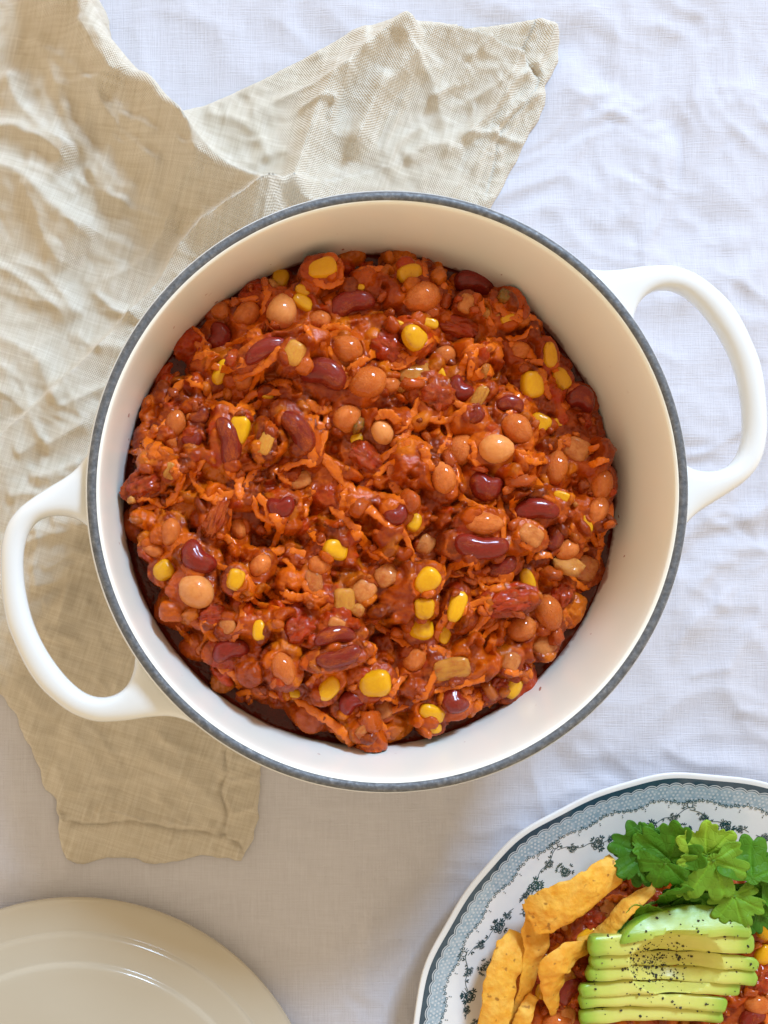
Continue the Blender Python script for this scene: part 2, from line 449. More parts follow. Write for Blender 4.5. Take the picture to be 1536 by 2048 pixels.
# the under layer of the napkin that looks out beside its folds
def flap(name, poly, z0, seam=None):
    pw = WA(poly); ctr = pw.mean(0)
    n = 26
    ring = np.vstack([curve(np.vstack([pw, pw[:1]]), 90)[:-1]])
    V = []; 
    for k in range(n):
        f = 1 - k / (n - 1.0) * 0.999
        V.append(np.column_stack([ctr + (ring - ctr) * f, np.zeros(len(ring))]))
    V = np.vstack(V); nr = len(ring)
    e = np.repeat(np.arange(n) / (n - 1.0), nr)
    V[:, 2] = tc_height(V[:, 0], V[:, 1]) + z0 * np.sqrt(np.clip(1 - (1 - np.clip(e / 0.12, 0, 1)) ** 2, 0, 1)) + 0.0006 * fbm(V[:, 0] * 180, V[:, 1] * 180, 3, 40) + 0.0002
    Fc = grid_faces(n, nr, wrap_c=True)
    return mesh_obj(name, V, Fc, M_NAPKIN, nap)
flap('under_layer', [(228, 100), (262, 128), (318, 190), (330, 215), (300, 225), (240, 150)], 0.0016)
# ================================================================== pot and lid
ZR = 0.0885; ZL = 0.0476
def enamel(name, c1, c2, rough, stain=False):
    t = NT(name); co = t.coord()
    n = t.noise(co, 18, 3, 0.5)
    t.set(Base_Color=t.mix(t.rng(n, 0.35, 0.7), c1, c2), Roughness=rough, Coat_Weight=0.3, Coat_Roughness=0.08, Specular_IOR_Level=0.5)
    if stain:      # sauce dried on just above the food, and a few flecks higher up
        sx = t.n.new('ShaderNodeSeparateXYZ'); t.l.new(co, sx.inputs[0])
        lv = t.math('SUBTRACT', sx.outputs[2], t.rng(t.noise(t.mapping(co, scale=(1, 1, 0.4)), 55, 4, 0.65), 0.35, 0.75, 0.0466, 0.0525))
        m1 = t.rng(lv, 0.0012, -0.0004)
        fl = t.math('MULTIPLY', t.rng(t.noise(co, 260, 1, 0.4), 0.765, 0.79), t.rng(sx.outputs[2], 0.072, 0.056))
        m_ = t.math('MINIMUM', t.math('ADD', t.math('MULTIPLY', m1, 0.75), fl), 0.85)
        t.set(Base_Color=t.mix(m_, t.mix(t.rng(n, 0.35, 0.7), c1, c2), (0.30, 0.05, 0.010)))
    t.set(Normal=t.bump(n, 0.04, 0.003))
    return t.m
M_WHITE = enamel('white_enamel', (0.735, 0.74, 0.725), (0.70, 0.705, 0.685), 0.16)
M_CREAM = enamel('cream_enamel', (0.87, 0.85, 0.755), (0.85, 0.825, 0.72), 0.30, True)
M_LID = enamel('lid_enamel', (0.50, 0.44, 0.34), (0.475, 0.415, 0.315), 0.16)
def iron():
    t = NT('bare_iron_rim'); co = t.coord()
    n = t.noise(co, 520, 4, 0.65); n2 = t.noise(co, 90, 3, 0.6)
    c = t.ramp(n, [(0.3, (0.06, 0.062, 0.066)), (0.52, (0.12, 0.124, 0.130)), (0.72, (0.22, 0.222, 0.225))])
    t.set(Base_Color=t.mix(t.rng(n2, 0.4, 0.75, 0, 0.5), c, (0.10, 0.11, 0.125)), Roughness=t.rng(n, 0.3, 0.7, 0.62, 0.4), Metallic=0.15)
    t.set(Normal=t.bump(n, 0.6, 0.0005))
    return t.m
M_IRON = iron()

pot = empty('dutch_oven', (0, 0, 0))
tag(pot, 'round white enamel cast-iron pot with two loop handles, full of chili', 'pot')
outer = [(0.0, 0.0016), (0.074, 0.0016), (0.0785, 0.0024), (0.0835, 0.0055), (0.0868, 0.0105), (0.0890, 0.018), (0.0925, 0.036), (0.0960, 0.058), (0.0980, 0.074), (0.0990, 0.0815),
         (0.1000, 0.0832), (0.1003, 0.0850), (0.1001, 0.0866), (0.0996, 0.0874)]
V, Fc = lathe(outer, 192); mesh_obj('outer_wall', V, Fc, M_WHITE, pot)
rim = [(0.0996, 0.0874), (0.0991, 0.0882), (0.0984, 0.0886), (0.0976, 0.0886), (0.0969, 0.0883), (0.0965, 0.0878)]
V, Fc = lathe(rim, 256)
a = np.arctan2(V[:, 1], V[:, 0]); V[:, 2] += 0.00012 * perlin(a * 40, V[:, 0] * 0 + 1.5, 3)
mesh_obj('rim', V, Fc, M_IRON, pot)
inner = [(0.0965, 0.0878), (0.0960, 0.0875), (0.0953, 0.0862), (0.0944, 0.081), (0.0925, 0.066), (0.0896, ZL), (0.0872, 0.030), (0.0845, 0.017), (0.079, 0.0105), (0.070, 0.0075), (0.0, 0.007)]
pr = curve(inner, 60); pr[:, 0] = np.maximum(pr[:, 0], 0)
V, Fc = lathe(pr, 192); mesh_obj('inner_wall', V, Fc, M_CREAM, pot)

HO = [(214, 866), (178, 905), (160, 930), (138, 950), (108, 969), (73, 991), (40, 1016), (16, 1048), (4, 1090), (2, 1140), (6, 1196), (15, 1246), (32, 1290), (53, 1334), (79, 1372), (114, 1405), (150, 1429), (195, 1443), (249, 1441), (300, 1434), (345, 1433), (388, 1447), (430, 1468)]
HI = [(246, 1110), (205, 1085), (182, 1060), (166, 1046), (144, 1035), (112, 1032), (80, 1041), (59, 1066), (49, 1102), (48, 1145), (54, 1192), (67, 1243), (88, 1290), (113, 1329), (140, 1361), (170, 1385), (200, 1394), (230, 1389), (254, 1370), (267, 1341), (272, 1308), (288, 1292), (330, 1280)]
def handle():
    n = 84; zc = 0.0785
    O = curve(WA(HO, zc), n); I = curve(WA(HI, zc), n)
    m = 22; th = np.linspace(0, 2 * np.pi, m, endpoint=False)
    s = np.linspace(0, 1, n)
    hz = 0.0043 + 0.0006 * sstep(0.2, 0.0, s) + 0.0006 * sstep(0.8, 1.0, s)
    V = []
    for i in range(n):
        mid = (O[i] + I[i]) / 2; hv = (O[i] - I[i]) / 2
        wpx = np.hypot(*hv)
        p = 2.0 + 1.2 * np.clip((wpx - 0.004) / 0.008, 0, 1)
        c = np.sign(np.cos(th)) * np.abs(np.cos(th)) ** (2 / p); q = np.sign(np.sin(th)) * np.abs(np.sin(th)) ** (2 / p)
        V.append(np.column_stack([mid[0] + hv[0] * c, mid[1] + hv[1] * c, zc + hz[i] * q + 0.0004 * math.sin(math.pi * s[i])]))
    V = np.vstack(V); r = np.hypot(V[:, 0], V[:, 1])
    V[:, :2] *= (np.maximum(r, 0.0966) / r)[:, None]      # the roots end inside the pot wall
    return V, grid_faces(n, m, wrap_c=True)
V, Fc = handle()
h1 = mesh_obj('handle', V, Fc, M_WHITE, pot)
h2 = h1.copy(); COL.objects.link(h2); h2.rotation_euler = (0, 0, math.pi); h2.parent = pot

# ---- lid
lid = empty('pot_lid', (LID_C[0], LID_C[1], 0)); tag(lid, 'cream enamel pot lid with raised rings, cut off at the lower left', 'lid')
k = LID_R / 0.1058
lp = [(0.090, 0.0012), (0.098, 0.0012), (0.1035, 0.0020), (0.1054, 0.0036), (0.1058, 0.0054), (0.1052, 0.0070), (0.1030, 0.0086), (0.0985, 0.0106), (0.0950, 0.0120),
      (0.0935, 0.0126), (0.0928, 0.0134), (0.0918, 0.0142), (0.0905, 0.0147), (0.0870, 0.0157), (0.0835, 0.0165), (0.0822, 0.0169), (0.0815, 0.0176), (0.0806, 0.0183), (0.0793, 0.0187), (0.075, 0.0192), (0.060, 0.0204), (0.035, 0.0216), (0.014, 0.0220), (0.0, 0.0221)]
lp = [(r * k, z) for r, z in lp]
pr = curve(lp, 150); pr[:, 0] = np.maximum(pr[:, 0], 0)
V, Fc = lathe(pr, 192); mesh_obj('dome', V, Fc, M_LID, lid)
kp = [(0.008, 0.0215), (0.0075, 0.026), (0.0085, 0.029), (0.014, 0.0315), (0.0185, 0.034), (0.0195, 0.037), (0.018, 0.0395), (0.012, 0.041), (0.0, 0.0415)]
pr = curve(kp, 40); pr[:, 0] = np.maximum(pr[:, 0], 0)
V, Fc = lathe(pr, 64); mesh_obj('knob', V, Fc, M_LID, lid)
# ================================================================== food materials
def sauce_mat():
    t = NT('chili_sauce'); co = t.coord(); col = t.attr()
    n = t.noise(co, 420, 5, 0.65); n2 = t.noise(co, 130, 4, 0.6); v = t.voronoi(co, 900)
    c = t.mix(t.rng(n, 0.35, 0.68, 0.0, 0.75), col, t.mix(0.55, col, (0.56, 0.108, 0.004)))
    c = t.mix(t.rng(n2, 0.48, 0.75, 0, 0.5), c, (0.17, 0.016, 0.003))
    t.set(Base_Color=c, Roughness=t.rng(n2, 0.3, 0.7, 0.25, 0.42), Specular_IOR_Level=0.12, Coat_Weight=0.46, Coat_Roughness=t.rng(n2, 0.35, 0.65, 0.03, 0.08), Coat_IOR=1.45)
    b = t.bump(n, 0.45, 0.0010)
    t.set(Normal=t.bump(t.noise(co, 1300, 2, 0.5), 0.10, 0.0005, b), Coat_Normal=t.bump(t.noise(co, 640, 1, 0.5), 0.24, 0.0010, b))
    return t.m
M_SAUCE = sauce_mat()
def oil_mat():
    t = NT('chili_liquid'); co = t.coord()
    n = t.noise(co, 160, 3, 0.6)
    t.set(Base_Color=t.mix(n, (0.05, 0.004, 0.001), (0.10, 0.009, 0.0015)), Roughness=0.06, Specular_IOR_Level=0.3)
    t.set(Normal=t.bump(t.noise(co, 220, 3), 0.5, 0.002))
    return t.m
M_OIL = oil_mat()
def piece_mat(name, c1, c2, coat=0.4, rough=0.28, sss=0.15, grain=1.0, use_attr=False, film=(0.43, 0.060, 0.004)):
    """own flesh colour, partly under a film of sauce whose edge wanders over the piece"""
    t = NT(name)
    r = t.random()
    vec = t.vmath('ADD', t.coord(), t.math('MULTIPLY', r, 37.0))
    if use_attr: vec = t.coord()
    sc = 1.0 if not use_attr else 160.0
    n1 = t.noise(vec, 1.3 * sc, 4, 0.6); n2 = t.noise(vec, 5.0 * sc, 4, 0.65); n3 = t.noise(vec, 14.0 * sc, 3, 0.6)
    own = t.mix(t.rng(n2, 0.35, 0.7), t.attr() if use_attr else c1, t.mix(0.5, t.attr(), c2) if use_attr else c2)
    if not use_attr:
        own = t.mix(t.math('MULTIPLY', r, 0.5), own, tuple(0.72 * x for x in c2))
    cut = t.math('ADD', t.math('MULTIPLY', n1, 0.72), t.math('MULTIPLY', n3, 0.28))
    lo_ = t.math('SUBTRACT', 0.80 - 0.62 * coat, t.math('MULTIPLY', t.math('SUBTRACT', r, 0.5), 0.16))
    mask = t.rng(cut, lo_, t.math('ADD', lo_, 0.20))
    fl = t.mix(t.rng(n3, 0.35, 0.7), film, (0.58, 0.115, 0.007))
    c = t.mix(t.math('MULTIPLY', mask, 0.86), own, fl)
    c = t.mix(0.10 + 0.10 * coat, c, film)
    t.set(Base_Color=c, Roughness=t.rng(n2, 0.3, 0.7, rough - 0.07, rough + 0.12), Specular_IOR_Level=0.12, Coat_Weight=0.5, Coat_Roughness=0.05,
          Subsurface_Weight=sss, Subsurface_Radius=(0.002, 0.0009, 0.0004), Subsurface_Scale=1.0)
    h = t.math('ADD', t.math('MULTIPLY', mask, 0.6), t.math('MULTIPLY', n3, 0.5 * grain))
    t.set(Normal=t.bump(h, 0.6, 0.0009))
    return t.m
M_CHICK = piece_mat('chickpea_skin', (0.84, 0.25, 0.050), (0.76, 0.18, 0.030), 0.60, 0.26, 0.12, 1.0, film=(0.56, 0.10, 0.008))
M_CHICK_BARE = piece_mat('bare_chickpea_skin', (0.84, 0.34, 0.095), (0.76, 0.26, 0.06), 0.28, 0.30, 0.2, 0.5)
M_BEAN = piece_mat('kidney_bean_skin', (0.25, 0.013, 0.012), (0.15, 0.007, 0.007), 0.46, 0.17, 0.0, 0.4)
M_CORN = piece_mat('corn_skin', (0.90, 0.47, 0.008), (0.84, 0.37, 0.006), 0.26, 0.20, 0.0, 0.25)
M_CELERY = piece_mat('celery_flesh', (0.70, 0.36, 0.05), (0.62, 0.22, 0.03), 0.42, 0.24, 0.22, 0.6)
M_ONION = piece_mat('onion_flesh', (0.74, 0.30, 0.08), (0.62, 0.17, 0.03), 0.50, 0.22, 0.25, 0.6)
M_TOMATO = piece_mat('tomato_flesh', (0.48, 0.038, 0.004), (0.38, 0.022, 0.003), 0.60, 0.20, 0.0, 1.0)
M_CARROT = piece_mat('carrot_flesh', (0.64, 0.155, 0.016), (0.52, 0.10, 0.012), 0.42, 0.26, 0.15, 0.9)
M_BITS = piece_mat('chopped_bits', (0.5, 0.1, 0.02), (0.5, 0.12, 0.02), 0.55, 0.22, 0.0, 1.0, use_attr=True)

# ---- unit shapes
def rounded(n=3.2, nu=18, nv=11, seed=0, amp=0.06, freq=1.6):
    V, Fc = sphere(nu, nv)
    V = V / (np.abs(V) ** n).sum(1, keepdims=True) ** (1 / n)
    d = amp * (perlin(V[:, 0] * freq + seed * 5.1, V[:, 1] * freq + V[:, 2] * 1.3 * freq, seed) + 0.6 * perlin(V[:, 1] * 2 * freq - seed, V[:, 2] * 2 * freq + V[:, 0], seed + 3))
    V = V * (1 + d[:, None])
    return V, Fc
def u_chickpea(seed):
    V, Fc = sphere(28, 18)
    x, y, z = V.T.copy()
    r = 1 + 0.05 * perlin(x * 1.2 + seed * 3, y * 1.2 + z, seed)
    beak = np.exp(-(((x - 0.95) ** 2 + (y) ** 2 + (z - 0.25) ** 2) / 0.09)) * 0.16
    cleft = -0.06 * np.exp(-(y / 0.08) ** 2) * sstep(0.25, 0.9, x + 0.2 * z)
    cleft2 = 0
    V = V * (r + beak + cleft + cleft2)[:, None]
    V[:, 1] *= 0.94; V[:, 2] *= 0.92
    return V, Fc
def u_bean(seed):
    V, Fc = sphere(28, 18)
    x, y, z = V.T.copy()
    n = 2.5
    s = 1 / (np.abs(x) ** n + np.abs(y) ** n + np.abs(z) ** n) ** (1 / n)
    x, y, z = x * s, y * s, z * s
    k = 0.20 + 0.08 * (seed % 3)
    y = y * (1 - 0.10 * x * (1 if seed % 2 else -1))
    dent = 0.22 * np.exp(-(x / 0.34) ** 2) * sstep(0.1, -0.8, y)
    wr = 0.022 * perlin(x * 3.5 + seed, y * 3 + z * 2, seed + 2)
    y2 = y + dent
    V = np.stack([x, y2 - k * (x * x - 0.4) * 1.3, z * (1 + 0.05 * perlin(x * 2, y * 2, seed))], 1) * (1 + wr)[:, None]
    return V, Fc
def u_corn(seed):
    V, Fc = sphere(24, 16)
    x, y, z = V.T.copy()
    n = 2.9
    s = 1 / (np.abs(x) ** n + np.abs(y) ** n + np.abs(z) ** n) ** (1 / n)
    x, y, z = x * s, y * s, z * s
    w = 0.80 + 0.26 * np.clip((y + 1) / 2, 0, 1) ** 0.8
    x = x * w; z = z * (0.86 + 0.12 * (y + 1) / 2)
    z = z - 0.10 * np.exp(-((x / 0.5) ** 2 + ((y - 0.1) / 0.5) ** 2)) * (seed % 2)
    V = np.stack([x, y, z], 1) * (1 + 0.045 * perlin(x * 1.5 + seed, y * 1.5 + z, seed))[:, None]
    return V, Fc
def u_celery(seed):
    V, Fc = rounded(4.5, 24, 14, seed, 0.03, 1.5)
    V[:, 2] += 0.35 * (V[:, 1] ** 2) * -1.0
    V[:, 2] += 0.05 * np.sin(V[:, 1] * 9 + seed) * (V[:, 2] > 0)
    return V, Fc
def u_onion(seed):
    V, Fc = rounded(3.6, 20, 12, seed, 0.07, 1.5)
    V[:, 2] -= 0.4 * V[:, 0] ** 2
    return V, Fc
def u_tomato(seed):
    V, Fc = rounded(3.0, 32, 20, seed, 0.30, 2.4)
    V[:, 2] += 0.35 * perlin(V[:, 0] * 2.2 + seed, V[:, 1] * 2.2, seed + 9) - 0.25 * V[:, 0] ** 2
    return V, Fc
def mk(me_name, fn, seed, mat):
    V, Fc = fn(seed)
    me = bpy.data.meshes.new(me_name); me.from_pydata(np.asarray(V).tolist(), [], [list(map(int, f)) for f in Fc]); me.update()
    me.polygons.foreach_set('use_smooth', np.ones(len(me.polygons), bool)); me.materials.append(mat)
    return me
SH = {
    'p': [mk('chickpea', u_chickpea, s, M_CHICK) for s in range(5)],
    'b': [mk('chickpea', u_chickpea, s + 1, M_CHICK_BARE) for s in range(2)],
    'k': [mk('kidney_bean', u_bean, s, M_BEAN) for s in range(5)],
    'c': [mk('corn_kernel', u_corn, s, M_CORN) for s in range(5)],
    'o': [mk('celery_piece', u_celery, s, M_CELERY) for s in range(3)],
    'n': [mk('onion_piece', u_onion, s, M_ONION) for s in range(3)],
    't': [mk('tomato_chunk', u_tomato, s, M_TOMATO) for s in range(4)],
}
KN = {'p': ('chickpea', 'sauce-smeared orange chickpea', 'chickpea', 'chickpeas in the chili'), 'b': ('chickpea', 'clean pale chickpea', 'chickpea', 'chickpeas in the chili'),
      'k': ('kidney_bean', 'dark red kidney bean', 'kidney bean', 'kidney beans in the chili'), 'c': ('corn_kernel', 'yellow corn kernel', 'corn kernel', 'corn kernels in the chili'),
      'o': ('celery_piece', 'yellow-green celery piece', 'celery', 'celery pieces in the chili'), 'n': ('onion_piece', 'pale onion piece', 'onion', 'onion pieces in the chili'),
      't': ('tomato_chunk', 'red tomato chunk', 'tomato', 'tomato chunks in the chili'), 's': ('carrot_shred', 'orange carrot shred', 'carrot shred', 'carrot shreds in the chili')}
THICK = {'p': 0.92, 'b': 0.92, 'k': 0.85, 'c': 0.62, 'o': 0.5, 'n': 0.45, 't': 0.6}

# ================================================================== a bed of chili as a height field that pieces sink into
class Bed:
    def __init__(s, x0, x1, y0, y1, st):
        s.x = np.arange(x0, x1, st); s.y = np.arange(y0, y1, st); s.st = st; s.x0 = x0; s.y0 = y0
        s.X, s.Y = np.meshgrid(s.x, s.y)
        s.C = np.zeros(s.X.shape + (3,)); s.H = np.zeros(s.X.shape)
    def win(s, x, y, r):
        i0 = max(0, int((y - r - s.y0) / s.st)); i1 = min(len(s.y), int((y + r - s.y0) / s.st) + 2)
        j0 = max(0, int((x - r - s.x0) / s.st)); j1 = min(len(s.x), int((x + r - s.x0) / s.st) + 2)
        return slice(i0, i1), slice(j0, j1)
    def at(s, x, y):
        j = np.clip(((np.asarray(x) - s.x0) / s.st).round().astype(int), 0, len(s.x) - 1)
        i = np.clip(((np.asarray(y) - s.y0) / s.st).round().astype(int), 0, len(s.y) - 1)
        return s.H[i, j]
    def local(s, x, y, a, b, ang):
        w = s.win(x, y, max(a, b)); X = s.X[w] - x; Y = s.Y[w] - y
        c, q = math.cos(ang), math.sin(ang)
        return w, (X * c + Y * q) / a, (-X * q + Y * c) / b
    def lump(s, x, y, zc, a, b, c, ang, p, col, soft=0.0006):
        w, U, Vv = s.local(x, y, a, b, ang)
        if U.size == 0: return
        dd = (np.abs(U) ** p + np.abs(Vv) ** p)
        cand = np.where(dd < 1, zc + c * np.sqrt(np.clip(1 - dd ** (2 / p), 0, 1)) - 0, -1)
        H = s.H[w]
        kk = np.clip(0.5 + 0.5 * (cand - H) / soft, 0, 1)
        s.H[w] = np.where(cand > 0, H * (1 - kk) + cand * kk + soft * kk * (1 - kk), H)
        m = (kk * (cand > 0))[..., None]
        s.C[w] = s.C[w] * (1 - m) + np.asarray(col) * m
    def seat(s, x, y, a, b, ang, zc, hz):
        """hollow under a piece and a little wall of sauce around it"""
        w, U, Vv = s.local(x, y, a * 1.9, b * 1.9, ang)
        if U.size == 0: return
        d = np.sqrt(U ** 2 + Vv ** 2) * 1.9
        H = s.H[w]
        inn = sstep(1.05, 0.8, d)
        H = np.where(d < 1.1, H * (1 - inn) + np.minimum(H, zc - 0.15 * hz) * inn, H)
        lim = zc + hz * (0.15 + 1.1 * np.clip(d - 0.85, 0, 3))
        m = sstep(1.7, 1.0, d)
        H = np.where(H > lim, H * (1 - m) + lim * m, H)
        ring = zc + 0.06 * hz - 0.8 * hz * np.clip(d - 0.95, 0, 2)
        H = np.where(d < 1.6, np.maximum(H, ring), H)
        s.H[w] = H

PAL = [((0.46, 0.080, 0.008), 5), ((0.36, 0.050, 0.006), 5), ((0.26, 0.030, 0.005), 5), ((0.56, 0.120, 0.010), 5), ((0.60, 0.18, 0.025), 2), ((0.42, 0.12, 0.02), 2), ((0.38, 0.030, 0.007), 2), ((0.16, 0.018, 0.005), 3)]
PALC = np.array([c for c, n in PAL for _ in range(n)]) * np.array([0.96, 0.72, 0.10])

def roughen(bed, n, pts_fn, smin, smax, zjit):
    for i in range(n):
        x, y = pts_fn()
        a = L(RNG.uniform(smin, smax), 0.055); asp = RNG.uniform(0.45, 1.0)
        z = bed.at(x, y)
        bed.lump(x, y, z - a * 0.35 + RNG.uniform(-zjit, zjit), a, a * asp, a * RNG.uniform(0.55, 0.95), RNG.uniform(0, math.pi), RNG.choice([2.0, 2.0, 2.6, 3.5]), PALC[RNG.integers(len(PALC))] * RNG.uniform(0.85, 1.12), 0.0011)

def shred_mesh(path, w, h, seed, taper=True):
    """a grated strand along path (n,3): flat-sided section, ragged and tapering"""
    n = len(path); m = 8
    tan = np.gradient(path, axis=0); tan /= np.linalg.norm(tan, axis=1, keepdims=True) + 1e-12
    up = np.array([0, 0, 1.0]); sidev = np.cross(tan, up); sidev /= np.linalg.norm(sidev, axis=1, keepdims=True) + 1e-12
    upv = np.cross(sidev, tan)
    s = np.linspace(0, 1, n)
    prof = np.clip(np.minimum(s / 0.18, (1 - s) / 0.14), 0.10, 1) ** 0.6 if taper else np.ones(n)
    prof = prof * (1 + 0.22 * perlin(s * 6 + seed, s * 0 + seed * 1.7, seed % 40))
    th = np.linspace(0, 2 * np.pi, m, endpoint=False) + 0.4
    ca = np.sign(np.cos(th)) * np.abs(np.cos(th)) ** 0.7; sa = np.sign(np.sin(th)) * np.abs(np.sin(th)) ** 0.7
    tw = (seed % 7 - 3) * 0.18 * s
    V = []
    for i in range(n):
        c, q = math.cos(tw[i]), math.sin(tw[i])
        a = ca * w * prof[i]; b = sa * h * prof[i]
        V.append(path[i] + np.outer(a * c - b * q, sidev[i]) + np.outer(a * q + b * c, upv[i]))
    V = np.vstack(V)
    V = V + 0.30 * min(w, 0.0014) * np.stack([fbm(V[:, 0] * 700 + seed, V[:, 1] * 700, 2, seed % 30), fbm(V[:, 1] * 700, V[:, 0] * 700 + seed, 2, seed % 31), fbm(V[:, 0] * 600, V[:, 1] * 600 + seed, 2, seed % 29)], 1)
    Fc = [list(map(int, f)) for f in grid_faces(n, m, wrap_c=True)]
    Fc.append(list(range(m))[::-1]); Fc.append(list(range((n - 1) * m, n * m)))
    return V, Fc

# ================================================================== chili in the pot
FOODC = np.array([0.0, 0.0]); WALLR = 0.0896
MOUND = [(250, 960), (252, 905), (285, 820), (330, 735), (395, 645), (470, 585), (560, 528), (670, 506), (760, 508), (860, 514), (960, 555), (1055, 612), (1110, 685), (1160, 752), (1198, 810),
         (1226, 905), (1226, 1020), (1206, 1130), (1160, 1225), (1110, 1300), (1040, 1385), (940, 1442), (880, 1462), (790, 1484), (735, 1502), (680, 1470), (630, 1440), (515, 1425), (430, 1365), (385, 1305), (345, 1250), (325, 1190), (285, 1145), (262, 1060), (252, 1005)]
mw = curve(WA(MOUND + MOUND[:1], ZL + 0.004), 160)[:-1]
bed = Bed(-0.094, 0.094, -0.094, 0.094, 0.00042)
P = np.stack([bed.X.ravel(), bed.Y.ravel()], 1)
dm, _, _, _ = seg_dist(P, mw, np.roll(mw, -1, 0))
dm = np.where(inside(P, mw), dm, -dm).reshape(bed.X.shape)
R = np.hypot(bed.X, bed.Y)
base = ZL + 0.0030 + 0.0125 * np.clip(1 - (R / 0.092) ** 2, 0, 1) ** 0.75
base += 0.0030 * fbm(bed.X * 26, bed.Y * 26, 3, 6)
edge = sstep(-0.005, 0.012, dm + 0.0025 * fbm(bed.X * 120, bed.Y * 120, 2, 12))
bed.H = (ZL - 0.006) + (base - ZL + 0.006) * edge
bed.C[:] = (0.22, 0.022, 0.002)
def rnd_pt():
    while True:
        x, y = RNG.uniform(-0.09, 0.09, 2)
        if x * x + y * y < 0.0885 ** 2:
            i = int((y - bed.y0) / bed.st); j = int((x - bed.x0) / bed.st)
            if dm[i, j] > 0.001: return x, y
roughen(bed, 420, rnd_pt, 26, 52, 0.0032)
roughen(bed, 480, rnd_pt, 13, 28, 0.0020)
roughen(bed, 140, rnd_pt, 7, 14, 0.0006)
cr = fbm(bed.X * 95 + 4, bed.Y * 95, 3, 33)
bed.H -= 0.0046 * sstep(0.05, 0.65, cr) * edge          # gaps between the lumps

